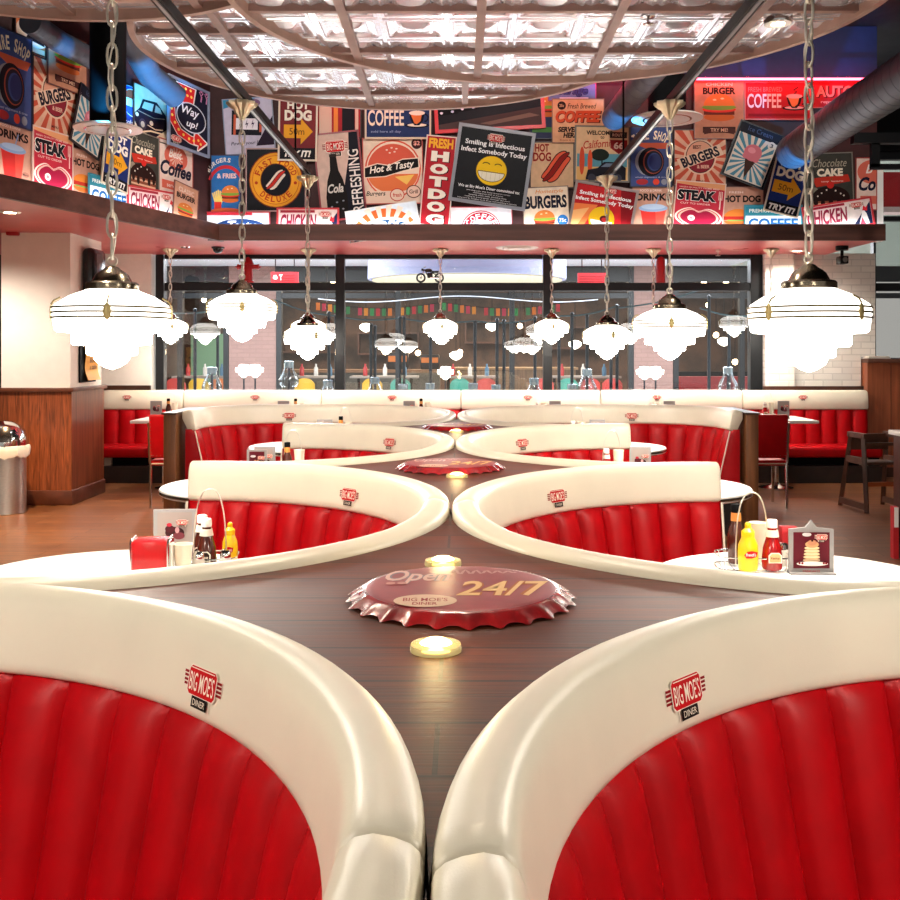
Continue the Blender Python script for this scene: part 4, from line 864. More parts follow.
def shaker(x, y, z, label):
    t = thing('salt_shaker', label, 'shaker', (x, y, z)); m = MB(); m.lathe([(0, 0), (0.02, 0), (0.022, 0.05), (0.018, 0.062), (0, 0.062)], M('shaker_glass', '#c9c2b6', 0.15), n=20); m.build('glass_body', t)
    m = MB(); m.lathe([(0.019, 0.06), (0.019, 0.075), (0.012, 0.085), (0, 0.087)], chrome, n=20); m.build('metal_top', t)
def caddy(x, y, z, label, rz=0.0, w=0.17, d=0.11, H=0.27):
    t = thing('wire_caddy', label, 'caddy', (x, y, z), rz)
    m = MB()
    for zz in (0.006, 0.05): m.tube([(w / 2 * math.copysign(abs(math.cos(a)) ** 0.5, math.cos(a)), d / 2 * math.copysign(abs(math.sin(a)) ** 0.5, math.sin(a)), zz) for a in [2 * PI * i / 32 for i in range(32)]], 0.0025, chrome, 6, closed=True)
    for k in range(7): a = -w / 2 + w * (k + 0.5) / 7; m.tube([(a, -d / 2, 0.006), (a, d / 2, 0.006)], 0.0018, chrome, 5)
    for sx in (-1, 1):
        for sy in (-1, 1): m.cyl((sx * w / 2 * 0.84, sy * d / 2 * 0.84, 0), (sx * w / 2 * 0.84, sy * d / 2 * 0.84, 0.05), 0.002, chrome, 5)
    m.build('wire_basket', t)
    m = MB(); m.tube([(0.055 * math.cos(a), 0, 0.05 + (H - 0.05) * math.sin(a)) if False else (0.058 * math.copysign(abs(math.cos(a)) ** 0.8, math.cos(a)), 0, 0.006 + (H - 0.006) * abs(math.sin(a)) ** 0.7) for a in [PI * i / 24 for i in range(25)]], 0.0028, brass, 6); m.build('loop_handle', t)
def menu_card(x, y, z, label, rz=0.0, w=0.155, h=0.165, style=0, peak=False):
    t = thing('menu_holder', label, 'menu holder', (x, y, z), rz)
    grey = M('menu_grey', '#8f8b8a', 0.35); m = MB()
    poly = [(-w/2, 0), (w/2, 0), (w/2, h)] + ([(0.02, h + 0.006), (0, h + 0.032), (-0.02, h + 0.006)] if peak else []) + [(-w/2, h)]
    T = Matrix(((1, 0, 0, 0), (0, 0, -1, 0), (0, 1, 0, 0), (0, 0, 0, 1)))
    m.prism(poly, -0.006, 0.004, grey, T=T); m.box(-w/2, w/2, -0.03, 0.05, 0, 0.006, grey); m.build('holder', t)
    A = Art(w - 0.03, h - 0.03, step=0.0006); A.rect(0, 0, w - 0.03, h - 0.03, '#5a1622' if style == 0 else '#9a8d88')
    if style == 0:
        for k in range(5): A.ell(0, -0.036 + k * 0.011, 0.030 - k * 0.001, 0.0065, '#e2b98c'); A.ell(0, -0.034 + k * 0.011, 0.030 - k * 0.001, 0.0045, '#f0d2a6')
        A.ell(0, 0.022, 0.024, 0.012, '#d8a070'); A.ell(0, 0.028, 0.016, 0.010, '#c98a68'); A.ell(0, 0.036, 0.004, 0.004, '#3a1010'); A.ell(0, -0.046, 0.055, 0.008, '#e8e0da')
        for xx in (-0.045, -0.035, 0.04, 0.048): A.ell(xx, -0.044, 0.004, 0.004, '#8a1420')
        A.ell(-0.02, 0.058, 0.016, 0.007, '#cfc9c8'); A.badge(0.03, 0.05, 0.045)
    else:
        A.ell(0.0, 0.0, 0.036, 0.022, '#3a1a1e'); A.ell(-0.018, 0.014, 0.018, 0.014, '#4a1c22'); A.ell(-0.02, 0.03, 0.010, 0.007, '#b02838'); A.ell(0.016, -0.012, 0.022, 0.014, '#6a3038'); A.ell(0.01, 0.01, 0.008, 0.012, '#b88a8e'); A.badge(0.03, 0.04, 0.045)
    o = A.merged().build('picture', t, smooth=0, recalc=False); o.matrix_local = Matrix(((1, 0, 0, 0), (0, 0, -1, -0.0045), (0, 1, 0, h / 2 + 0.004), (0, 0, 0, 1)))
    if style == 0:
        A = Art(w, 0.02, step=0.0006); A.t('PANCAKES', 0, 0, 0.06, 0.007, '#c01a20'); o = A.let.build('caption', t, smooth=0, recalc=False); o.matrix_local = Matrix(((1, 0, 0, 0), (0, 0, -1, -0.0045), (0, 1, 0, 0.009), (0, 0, 0, 1)))
def napkins(x, y, z, label, rz=0):
    t = thing('napkin_dispenser', label, 'napkin dispenser', (x, y, z), rz)
    m = MB(); m.box(-0.06, 0.06, -0.05, 0.05, 0.0, 0.118, M('dispenser_red', '#d0141a', 0.25), bev=0.008); m.build('body', t)
    m = MB()
    for sx in (-1, 1): m.tube([(sx * 0.062, -0.052, 0), (sx * 0.062, -0.052, 0.11), (sx * 0.062, -0.04, 0.121), (sx * 0.062, 0.04, 0.121), (sx * 0.062, 0.052, 0.11), (sx * 0.062, 0.052, 0)], 0.004, chrome, 8)
    m.box(0.061, 0.066, -0.045, 0.045, 0.01, 0.112, chrome); m.build('chrome_edge', t)
    m = MB(); m.box(0.066, 0.070, -0.03, 0.03, 0.02, 0.1, M('napkin_white', '#f4f0e8', 0.8)); m.build('napkin', t)
# left table of the second booth
L_ = lambda x, d: (x - VX) * d / F
caddy(L_(210, 3.62), 3.62, TZ, 'wire caddy with a loop handle on the left nearest condiment table', 0.1, 0.2, 0.16, 0.29)
bottle(L_(206.5, 3.60), 3.60, TZ + 0.01, 'sauce', 'brown sauce bottle with a white cap, front one in the left caddy'); bottle(L_(205, 3.72), 3.68, TZ + 0.01, 'sauce', 'brown sauce bottle half hidden behind the other one in the left caddy', 1.0)
bottle(L_(230, 3.66), 3.66, TZ + 0.012, 'mustard', 'slim yellow mustard bottle at the right of the left caddy', 0.78)
napkins(L_(152, 3.46), 3.46, TZ + 0.022, 'red and chrome napkin dispenser on the left nearest condiment table', 0.12)
m = MB(); m.box(-0.075, 0.075, -0.06, 0.06, 0, 0.02, chrome, bev=0.004); o = m.build('dispenser_tray', loc=(L_(152, 3.46), 3.46, TZ)); tag(o, 'chrome tray under the red napkin dispenser', 'tray')
jar(L_(183, 3.5), 3.5, TZ, 'cream coloured cup beside the red napkin dispenser', 0.115); menu_card(L_(175, 3.82), 3.82, TZ, 'clear menu holder with a dark dessert picture behind the napkin dispenser', 0.05, 0.16, 0.185, 1)
shaker(L_(197, 3.5), 3.52, TZ, 'salt shaker beside the cream cup on the left table'); shaker(L_(224, 3.52), 3.54, TZ, 'shiny pepper shaker beside the slim mustard bottle')
# right table of the second booth
caddy(L_(752, 3.64), 3.64, TZ, 'wire caddy with a tall loop handle on the right nearest condiment table', -0.1, 0.26, 0.16, 0.275)
bottle(L_(736, 3.68), 3.68, TZ + 0.01, 'tall', 'tall brown sauce bottle with a black cap in the right caddy'); bottle(L_(748, 3.56), 3.56, TZ + 0.01, 'mustard', 'bright yellow mustard bottle with a red label in the right caddy')
bottle(L_(772, 3.58), 3.58, TZ + 0.01, 'ketchup', 'red ketchup bottle with a white cap in the right caddy'); jar(L_(758, 3.70), 3.70, TZ + 0.01, 'cream cup behind the mustard bottle in the right caddy', 0.145)
shaker(L_(783, 3.68), 3.68, TZ, 'salt shaker between the ketchup and the pancake menu'); menu_card(L_(811, 3.55), 3.55, TZ, 'grey menu holder with a pancake stack picture on the right table', -0.02, 0.158, 0.158, 0, True)
m = MB(); m.box(-0.03, 0.03, -0.02, 0.02, 0, 0.135, M('tin_red', '#a01a20', 0.3), bev=0.004); o = m.build('spice_tin', loc=(L_(788, 3.74), 3.74, TZ)); tag(o, 'small red tin behind the pancake menu holder', 'tin')
# smaller sets further back
def small_set(x, y, z, where, sgn=1):
    caddy(x, y, z, 'wire loop caddy on ' + where, 0.0, 0.16, 0.11, 0.30)
    bottle(x - 0.035, y, z + 0.01, 'tall' if sgn > 0 else 'ketchup', ('brown sauce' if sgn > 0 else 'ketchup') + ' bottle in the caddy on ' + where); jar(x + 0.04, y, z + 0.01, 'cream cup in the caddy on ' + where, 0.17)
    menu_card(x - 0.17 * sgn, y - 0.02, z, 'small menu holder on ' + where, 0.0, 0.13, 0.20, 1)
small_set(L_(293, 6.15), 6.15, TZ, 'the left table of the third booth', 1); small_set(L_(612, 6.15), 6.15, TZ, 'the right table of the third booth', -1)
menu_card(L_(257, 5.95), 5.95, TZ, 'second little menu holder at the left table of the third booth', 0.0, 0.12, 0.2, 0)
small_set(L_(345, 8.55), 8.55, TZ, 'the left table of the wide booth', 1); small_set(L_(577, 8.55), 8.55, TZ, 'the right table of the wide booth', -1)
for x, w_ in ((-3.3, 'the far left window table'), (-1.85, 'the window table under the left window'), (-0.42, 'the window table left of the centre'), (0.9, 'the window table right of the centre'), (2.2, 'the window table under the right window'), (3.5, 'the far right window table')):
    small_set(x, 11.4, 0.801, w_, 1 if x < 0 else -1)
# ---------------------------------------------------------------- ornaments on the window transom
tz = 1.58 + (350 - 287) * WY / F + 0.05
t = thing('motorcycle_ornament', 'small black motorcycle ornament standing on the window transom', 'ornament', (W(430, 0, 12.55).x, 12.56, tz))
mk = M('moto_black', '#0e0e10', 0.3)
for x in (-0.115, 0.115):
    m = MB(); m.tube([(x + 0.05 * math.cos(a), 0, 0.062 + 0.05 * math.sin(a)) for a in [2 * PI * i / 24 for i in range(24)]], 0.012, mk, 8, closed=True)
    for k in range(6): m.cyl((x, 0, 0.062), (x + 0.05 * math.cos(k * PI / 3), 0, 0.062 + 0.05 * math.sin(k * PI / 3)), 0.002, chrome, 5)
    m.cyl((x, -0.015, 0.062), (x, 0.015, 0.062), 0.012, chrome, 12); m.build('wheel', t)
m = MB(); m.tube([(-0.115, 0, 0.062), (-0.07, 0, 0.17)], 0.006, chrome, 8); m.tube([(-0.07, 0, 0.17), (-0.02, 0, 0.07), (0.06, 0, 0.07), (0.115, 0, 0.062)], 0.007, mk, 8); m.tube([(-0.065, 0, 0.15), (0.03, 0, 0.13), (0.115, 0, 0.062)], 0.006, mk, 8); m.build('frame', t)
m = MB(); m.ball((-0.02, 0, 0.155), (0.05, 0.025, 0.025), mk, 16); m.build('fuel_tank', t)
m = MB(); m.box(0.02, 0.12, -0.022, 0.022, 0.125, 0.15, mk, bev=0.01); m.build('saddle', t)
m = MB(); m.box(-0.035, 0.035, -0.022, 0.022, 0.06, 0.125, M('engine_grey', '#3a3a3c', 0.35, 0.7), bev=0.008); m.cyl((0.0, -0.03, 0.06), (0.14, -0.03, 0.055), 0.008, chrome, 8); m.build('engine', t)
m = MB(); m.tube([(-0.06, -0.06, 0.205), (-0.08, -0.02, 0.19), (-0.08, 0.02, 0.19), (-0.06, 0.06, 0.205)], 0.004, chrome, 6); m.ball((-0.095, 0, 0.165), 0.018, mk, 10); m.build('handlebar', t)
t = thing('fire_hydrant', 'red fire hydrant ornament above the second left pendant', 'ornament', (W(248, 0, 12.55).x, 12.57, tz))
hr = M('hydrant_red', '#a8141c', 0.4)
m = MB(); m.lathe([(0, 0), (0.07, 0), (0.07, 0.02), (0.055, 0.03), (0.052, 0.22), (0.068, 0.23), (0.068, 0.25), (0.05, 0.29), (0.02, 0.325), (0.02, 0.36), (0, 0.365)], hr, n=28); m.build('body', t)
for sx in (-1, 1): m = MB(); m.cyl((sx * 0.05, 0, 0.20), (sx * 0.12, 0, 0.20), 0.03, hr, 16); m.cyl((sx * 0.12, 0, 0.20), (sx * 0.135, 0, 0.20), 0.038, hr, 12); m.cyl((sx * 0.135, 0, 0.2), (sx * 0.16, 0, 0.2), 0.012, hr, 8); m.build('side_outlet', t)
t = thing('fire_extinguisher', 'red fire extinguisher ornament above the second right pendant', 'ornament', (W(661, 0, 12.55).x, 12.57, tz))
m = MB(); m.lathe([(0, 0), (0.055, 0), (0.058, 0.01), (0.058, 0.27), (0.045, 0.31), (0.02, 0.33), (0, 0.33)], hr, n=28); m.build('cylinder', t)
m = MB(); m.cyl((0, 0, 0.33), (0, 0, 0.365), 0.016, blackm, 12); m.box(-0.02, 0.07, -0.012, 0.012, 0.36, 0.375, blackm); m.build('valve', t)
m = MB(); m.tube([(0.02, 0, 0.35), (0.09, 0, 0.30), (0.095, 0, 0.16), (0.075, 0, 0.08)], 0.008, blackm, 8); m.build('hose', t)
# red direction signs hanging in the street
def red_sign(x0, x1, y0, y1, d, label, icons):
    a, b = W(x0, y1, d), W(x1, y0, d); t = thing('red_sign', label, 'sign', ((a.x + b.x) / 2, d, a.z)); w, h = b.x - a.x, b.z - a.z
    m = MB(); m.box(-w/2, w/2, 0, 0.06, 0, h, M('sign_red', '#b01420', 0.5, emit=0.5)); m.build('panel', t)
    A = Art(w, h, step=0.002)
    for k in range(3): A.rect(w * 0.12 if icons else 0, h * (0.2 - 0.2 * k) , w * (0.5 if icons else 0.9), h * 0.05, '#7a1018' if not icons else '#6a1016')
    if icons: A.ell(-w * 0.34, h * 0.05, w * 0.09, h * 0.16, '#f0e8e0'); A.rect(-w * 0.34, h * 0.2, w * 0.12, h * 0.1, '#f0e8e0'); A.poly([(-w * 0.2, h * 0.3), (-w * 0.06, h * 0.3), (-w * 0.13, h * 0.05)], '#f0e8e0'); A.rect(-w * 0.13, -h * 0.06, w * 0.03, h * 0.2, '#f0e8e0')
    o = A.merged().build('symbols', t, smooth=0, recalc=False); o.matrix_local = Matrix(((1, 0, 0, 0), (0, 0, -1, -0.001), (0, 1, 0, h / 2), (0, 0, 0, 1)))
    for sx in (-0.35, 0.35): m = MB(); m.cyl((w * sx, 0.03, h), (w * sx, 0.03, 3.2 - a.z), 0.008, dark, 6); m.build('hanger', t)
red_sign(271, 298, 272, 284.5, 15, 'red direction sign with white symbols outside the left window', True)
red_sign(578, 606, 273, 285, 15, 'red direction sign with three slats outside the right window', False)
# ---------------------------------------------------------------- posts and bulb lanterns outside the window
postm = M('post_blue_black', '#1b2733', 0.35, 0.6)
POSTS = [(195, 310), (329, 313), (336, 316), (371, 325), (375, 327), (400, 318), (404, 318), (430.5, 335), (475, 322), (497, 320), (504, 321), (535, 318), (559, 335), (572, 314), (587, 316), (611, 350), (617, 306), (709, 297), (729, 318)]
for k, (x, y) in enumerate(POSTS):
    p = W(x, y, 13.4); m = MB(); m.cyl((p.x, 13.4, 0), (p.x, 13.4, p.z), 0.022, postm, 10); m.cyl((p.x, 13.4, 0), (p.x, 13.4, 0.02), 0.03, postm, 14); m.ball((p.x, 13.4, p.z), 0.028, postm, 8)
    tag(m.build('terrace_post'), 'thin dark post standing just outside the window behind the bench', 'post', 'posts outside the window')
m = MB()
for (xa, ya), (xb, yb) in (((174, 313), (228, 306)), ((275, 300), (336, 316)), ((336, 316), (400, 318)), ((400, 318), (475, 321)), ((475, 321), (535, 319)), ((560, 316), (617, 306)), ((617, 308), (700, 290)), ((700, 308), (752, 316))):
    m.tube([W(xa + (xb - xa) * i / 10, ya + (yb - ya) * i / 10 + 3 * math.sin(PI * i / 10), 13.4) for i in range(11)], 0.012, M('wire_teal', '#3c5a62', 0.4), 6)
tag(m.build('hanging_wire'), 'dark wire sagging between the posts outside the window', 'wire')
bg_ = glassy('bulb_glass', (0.86, 0.92, 0.96), 0.10)
for k, (x, y) in enumerate(((212, 367), (289, 361), (328, 380), (375, 377), (403, 384), (430, 383), (473, 383), (496, 384.5), (534, 378), (572, 384), (587, 369), (728, 367))):
    ly = 12.86 + 0.2 * (k % 2); p = W(x, y, ly); t = thing('bulb_lantern', 'clear bulb shaped glass lantern on a dark base outside the window', 'lantern', (p.x, ly, 1.0), group='glass bulb lanterns along the window')
    h = p.z - 1.0; s_ = 0.32 / 0.32
    m = MB(); pr = [(0.09, -0.02), (0.125, 0.02), (0.13, 0.07), (0.11, 0.13), (0.075, 0.19), (0.06, 0.24)]; m.lathe([(r, z + h - 0.32) for r, z in pr], bg_, n=28); m.build('glass_bulb', t, smooth=60)
    m = MB(); m.lathe([(0.058, h - 0.09), (0.062, h - 0.085), (0.064, h - 0.005), (0.055, h), (0, h)], M('bulb_collar', '#aebfc9', 0.2, 0.7), n=24); m.build('collar', t)
    m = MB(); m.cyl((0, 0, -1.0), (0, 0, h - 0.09), 0.018, postm, 8); m.cyl((0, 0, -1.0), (0, 0, -0.98), 0.08, postm, 16); m.build('stand', t)
t = thing('hooked_post', 'dark hooked rod above the leftmost bulb lantern', 'rod', (W(212, 0, 12.95).x, 13.25, 0)); m = MB(); p = W(212, 318, 13.25); m.tube([(0, 0, 0), (0, 0, p.z - 0.1), (0.03, 0, p.z), (0.07, 0, p.z + 0.03)], 0.02, postm, 8); m.build('rod', t)
# stepped white table lamps outside
for x0, x1, y, l in ((237, 262, 370, 'pair of stepped white lamps glowing outside the left window'), (437, 454, 372, 'stepped white lamp glowing outside the middle window'), (638, 662, 372, 'pair of stepped white lamps glowing outside the right window')):
    p = W((x0 + x1) / 2, y, 14.2); t = thing('stepped_lamp', l, 'lamp', (p.x, 14.2, p.z))
    for dx in ((-0.08, 0.08) if x1 - x0 > 20 else (0,)):
        m = MB(); m.lathe([(0, -0.11), (0.03, -0.1), (0.05, -0.07), (0.07, -0.07), (0.07, -0.035), (0.11, -0.03), (0.115, 0.03), (0.07, 0.04), (0.07, 0.07), (0, 0.08)], M('lamp_white_far', '#fff8ec', 0.4, emit=6, ecol=(1, 0.9, 0.75)), n=28, c=(dx, 0, 0)); m.build('shade', t)
        m = MB(); m.cyl((dx, 0, -0.11), (dx, 0, -p.z), 0.012, postm, 8); m.build('stem', t)
# chairs and tables of the restaurant across the street
shellc = {'y': '#c79a2a', 't': '#3f8f7d', 'r': '#b8403a', 'o': '#cf6a2c'}
def street_chair(x, c, label, d=20.0):
    p = W(x, 0, d); t = thing('street_chair', label, 'chair', (p.x, d, 0)); mt = M('shell_' + c, shellc[c], 0.45)
    m = MB(); m.box(-0.19, 0.19, -0.2, 0.22, 0.44, 0.48, mt, bev=0.015); m.build('seat', t)
    m = MB(); R = []
    for i in range(11):
        u = -1 + 2 * i / 10; h = 0.44 * (1 - 0.25 * abs(u) ** 3); yy = -0.22 + 0.07 * u * u; R.append([(u * 0.2, yy, 0.58), (u * 0.2, yy - 0.03, 0.58 + h), (u * 0.2, yy - 0.01, 0.58 + h), (u * 0.2, yy + 0.02, 0.58)])
    m.loft(R, mt); m.build('backrest', t)
    for sx in (-1, 1):
        for sy in (-1, 1): m = MB(); m.tube([(sx * 0.16, sy * 0.17, 0.44), (sx * 0.18, sy * 0.22, 0)], 0.013, mt, 6); m.build('leg', t)
        m = MB(); m.tube([(sx * 0.19, -0.18, 0.46), (sx * 0.2, -0.2, 0.62)], 0.012, mt, 6); m.build('back_strut', t)
nm = {'y': 'mustard yellow', 't': 'teal green', 'r': 'faded red', 'o': 'orange'}
for x, c, w_ in ((178, 'r', 'at the left edge of the left window'), (201, 'y', 'behind the leftmost bulb lantern'), (222, 'o', 'beside the left street pier'), (306, 'y', 'behind the third left pendant'), (373, 'y', 'left of the middle in the middle window'), (401, 't', 'left of the middle in the middle window'), (460, 't', 'at the centre of the middle window'), (486, 'r', 'right of the centre in the middle window'), (543, 'r', 'behind the right post of the middle window'), (567, 't', 'just right of the middle window post'), (589, 'r', 'left of the third right pendant'), (611, 'r', 'below the third right pendant')):
    street_chair(x, c, '%s shell chair across the street %s' % (nm[c], w_))
def street_table(x, w_, label):
    d = 20.9; p = W(x, 0, d); t = thing('street_table', label, 'table', (p.x, d, 0)); m = MB(); m.box(-w_ / 2, w_ / 2, -0.35, 0.35, 1.0, 1.04, M('street_table_top', '#8d8178', 0.4)); m.build('tabletop', t)
    for sx in (-1, 1): m = MB(); m.cyl((sx * (w_ / 2 - 0.15), 0, 0), (sx * (w_ / 2 - 0.15), 0, 1.0), 0.03, dark, 8); m.build('leg', t)
    for k in range(3):
        bx_ = -w_ / 2 + w_ * (k + 0.7) / 3.4; m = MB(); m.lathe([(0, 0), (0.045, 0), (0.045, 0.16), (0.02, 0.2), (0.02, 0.25), (0, 0.25)], [M('far_red', '#c0282c', 0.4), M('far_white', '#e6e2da', 0.4), M('far_blue', '#4a7a9a', 0.4)][k], n=12, c=(p.x + bx_, d, 1.041))
        tag(m.build('far_bottle'), 'tiny bottle on a table in the restaurant across the street', 'bottle', 'bottles on the far tables')
street_table(205, 1.2, 'high table behind the chairs beyond the left window'); street_table(316, 1.0, 'high table beyond the third left pendant'); street_table(385, 1.4, 'high table beyond the left part of the middle window'); street_table(470, 1.2, 'high table beyond the centre of the middle window'); street_table(583, 1.5, 'high table beyond the middle right window post')
# far shop pendants and dark machine shapes on the counters
for k, (x, y) in enumerate(((366, 328), (492, 327), (456, 356), (575, 345), (532, 350), (724, 342))):
    p = W(x, y, 23.0); m = MB(); m.lathe([(0, -0.1), (0.06, -0.08), (0.14, -0.02), (0.15, 0.05), (0.08, 0.1), (0, 0.11)], M('globe_far', '#fff4e0', 0.4, emit=3, ecol=(1, 0.88, 0.7)), n=20, c=p); o = m.build('globe_pendant'); m = MB(); m.cyl(p + Vector((0, 0, 0.1)), (p.x, p.y, 3.3), 0.01, dark, 6); m.build('cord', o); tag(o, 'cream globe pendant inside the shop across the street', 'lamp', 'globe pendants in the far shop')
for x, w_, h_, l in ((398, 0.5, 0.4, 'dark coffee machine on the far counter left of the middle'), (430, 0.45, 0.35, 'dark grinder on the far counter at the middle')):
    p = W(x, 0, 23.8); t = thing('coffee_machine', l, 'coffee machine', (p.x, 23.8, 1.121)); m = MB(); m.box(-w_/2, w_/2, -0.2, 0.2, 0, h_, M('machine_dark', '#1c1918', 0.3, 0.4), bev=0.03); m.build('body', t); m = MB(); m.box(-w_/2.3, w_/2.3, -0.215, -0.2, h_ * 0.45, h_ * 0.8, M('machine_copper', '#c0713a', 0.3, 0.7)); m.build('copper_front', t)
# ---------------------------------------------------------------- tin signs on the sign wall
K = {}
def kind(name, w, h, bg, frame=None, fw=1.2):
    def deco(fn): K[name] = (w, h, bg, frame, fw, fn); return fn
    return deco
def burger(A, x, y, r):
    A.ell(x, y - r * 0.55, r, r * 0.28, '#c8642c'); A.rect(x, y - r * 0.25, r * 2.0, r * 0.3, '#6a2a1a'); A.ell(x, y - r * 0.05, r * 1.1, r * 0.2, '#d83828'); A.ell(x, y + r * 0.1, r * 1.12, r * 0.2, '#7c9a3a'); A.ell(x, y + r * 0.2, r * 1.02, r * 0.8, '#d87a38', 0, PI); A.ell(x - r * 0.3, y + r * 0.6, r * 0.12, r * 0.06, '#f2d2a0'); A.ell(x + r * 0.2, y + r * 0.68, r * 0.12, r * 0.06, '#f2d2a0')
def hotdog(A, x, y, L, rot, c1='#d84a30', c2='#e8a46a', edge='#2a1210'):
    ca, sa = math.cos(rot), math.sin(rot)
    def cap(off, l, w, c):
        P = []
        for i in range(24):
            a = 2 * PI * i / 24; u = l * math.copysign(abs(math.cos(a)) ** 0.6, math.cos(a)); v = w * math.sin(a) + off + 0.12 * L * (u / L) ** 2 * 0
            bend = 0.16 * L * math.sin(u / l * PI * 0.9) ; v += bend * 0.5
            P.append((x + ca * u - sa * v, y + sa * u + ca * v))
        A.poly(P, c)
    cap(L * 0.16, L * 1.0, L * 0.24, edge); cap(L * 0.16, L * 0.94, L * 0.18, c2); cap(-L * 0.2, L * 0.92, L * 0.26, edge); cap(-L * 0.2, L * 0.86, L * 0.2, c2); cap(0, L * 1.08, L * 0.17, edge); cap(0, L * 1.02, L * 0.12, c1)
def cup(A, x, y, r, c='#f0e4d0', co='#e0642c', line='#140c0c'):
    A.ell(x, y - r * 0.95, r * 1.5, r * 0.32, line); A.ell(x, y - r * 0.9, r * 1.2, r * 0.2, c); A.ring = None
    A.arc(x + r * 0.95, y, r * 0.42, r * 0.45, -1.6, 1.6, r * 0.18, line)
    A.poly([(x - r, y + r * 0.55), (x + r, y + r * 0.55), (x + r * 0.75, y - r * 0.4), (x + r * 0.3, y - r * 0.95), (x - r * 0.3, y - r * 0.95), (x - r * 0.75, y - r * 0.4)], line)
    A.poly([(x - r * 0.75, y + r * 0.35), (x + r * 0.6, y + r * 0.35), (x + r * 0.45, y - r * 0.4), (x, y - r * 0.8), (x - r * 0.3, y - r * 0.7)], co); A.ell(x, y + r * 0.6, r, r * 0.3, c); A.stroke([(x, y + r * 0.9), (x + r * 0.3, y + r * 1.2), (x - r * 0.1, y + r * 1.4), (x + r * 0.5, y + r * 1.8)], r * 0.14, line)
@kind('tire', 42, 60, '#3a4a7c', '#1a2038', 0.8)
def _(A):
    A.poly([(-20, 14), (20, 14), (16, 8), (-4, 8)], '#c0583c'); A.arct('TIRE SHOP', 0, -12, 34, PI * 0.68, PI * 0.32, 9, '#ecd9b8')
    A.ell(-4, -5, 12, 13.5, '#8a8c92'); A.ell(0, -5, 13, 14.5, '#14141c'); A.ell(2, -5, 10, 12, '#a84a34'); A.ell(2.4, -5, 9.2, 11.2, '#20202c'); A.ell(3, -5, 7, 9, '#3a4a7c'); A.ell(4, -5, 6, 8, '#2c3560')
    A.t('wheel alignment & tires', 0, -20.5, 32, 2, '#a8b0c8'); A.ell(-9, -25, 6, 3, '#a02a2c'); A.ell(5, -25, 3.2, 3.2, '#d0402c'); A.ell(13, -25, 3, 3, '#8c8f98')
@kind('burst', 50, 60, '#e6b496', '#3a2018', 0.5)
def _(A):
    A.burst(0, 0, 18, '#c8553c'); A.ell(0, 1, 15.6, 19, '#e8c4a8'); A.ell(0, 1, 14, 17.4, '#3a1418'); A.ell(0, 1, 13.2, 16.6, '#e2a184'); A.ell(0, 1, 13.2, 16.6, '#8c2430', PI, 2 * PI)
    ca = 0.38; A.rect(0, 1, 44, 12, '#e8c4a8', ca); A.t('BURGERS', 0, 1, 38, 11, '#1c1424', 0.05, 0, ca); A.t('BEST', -3, 11.5, 8, 4, '#5a2420', 0.03, 0, 0); A.t('& BEER', 3, -9.5, 12, 3.6, '#e8b8a0', 0.03, 0, 0); A.t('MENU', 0, -25, 8, 2, '#3a1418')
@kind('tryme', 49, 58, '#c08466', '#6a3a30', 0.5)
def _(A):
    A.t('CHICKEN', 0, 25.5, 26, 3.6, '#ecd2bc'); A.t('BURGER', 0, 19, 32, 7, '#241410', 0.05); burger(A, 0, 1, 15); A.rect(0, -20, 32, 6, '#3a1c18', 0.0); A.arc(0, -30, 26, 10, 0.3 * PI, 0.7 * PI, 5.5, '#4a2620'); A.t('TRY ME!', 0, -20.2, 17, 3.6, '#e0b090')
@kind('icecream', 46, 58, '#14181f', '#0c0f14', 0.8)
def _(A):
    A.rect(0, -3, 40, 48, '#d8cfc0'); A.rect(0, -4, 38, 44, '#d4cdbf')
    z = A._n()
    for i in range(20):
        a = 2 * PI * i / 20; p = [(0, -6), (60 * math.cos(a), -6 + 60 * math.sin(a)), (60 * math.cos(a + PI / 20), -6 + 60 * math.sin(a + PI / 20))]
        q = [(u, v + 4) for u, v in clip_rect([(u, v + 4 - 4 + 4) for u, v in p], 38, 44)]; q = [(u, v - 8) for u, v in q]
        if len(q) > 2: A.pic.add([(u * A.sx, v * A.sy, z) for u, v in q], [tuple(range(len(q)))], ink('#4a8296'))
    A.rect(0, 23, 40, 10, '#181c26'); A.t('Ice Cream', 0, 24, 26, 5, '#3c4a66'); A.poly([(-6, -4), (6, -4), (0, -25)], '#3a241c'); A.ell(0, 2, 9, 8.5, '#c8707c'); A.ell(-6, -3, 3, 3, '#c8707c'); A.ell(5, -3.5, 3, 3, '#c8707c'); A.ell(-2, 4, 4, 3, '#dc909a'); A.ell(15, 15, 4, 4, '#d8cfc0'); A.t('3', 15, 15, 3, 4, '#181c26')
def dogsign(bgc):
    def fn(A):
        A.t('HOT', 0, 23, 22, 8, '#f0e6d4', 0.05); A.t('DOG', 0, 13, 27, 10.5, '#f0e6d4', 0.06)
        A.poly([(-14, 4), (3, 4), (3, 10), (15, -2.5), (3, -15), (3, -9), (-14, -9)], '#e8a024'); A.t('50m', -1, -2.5, 15, 6.5, '#5a2a10', 0.0)
        A.rect(0, -24, 35, 11, '#14141a'); A.t('TRY IT!', 0, -24, 27, 6.5, '#f6f0e6', 0.05, 0.25)
    return fn
kind('dogblue', 35, 60, '#1c2f6c', '#d8c8ae', 1.4)(dogsign(0)); kind('dogred', 39, 62, '#7a1a20', '#dcc6aa', 1.6)(dogsign(0))
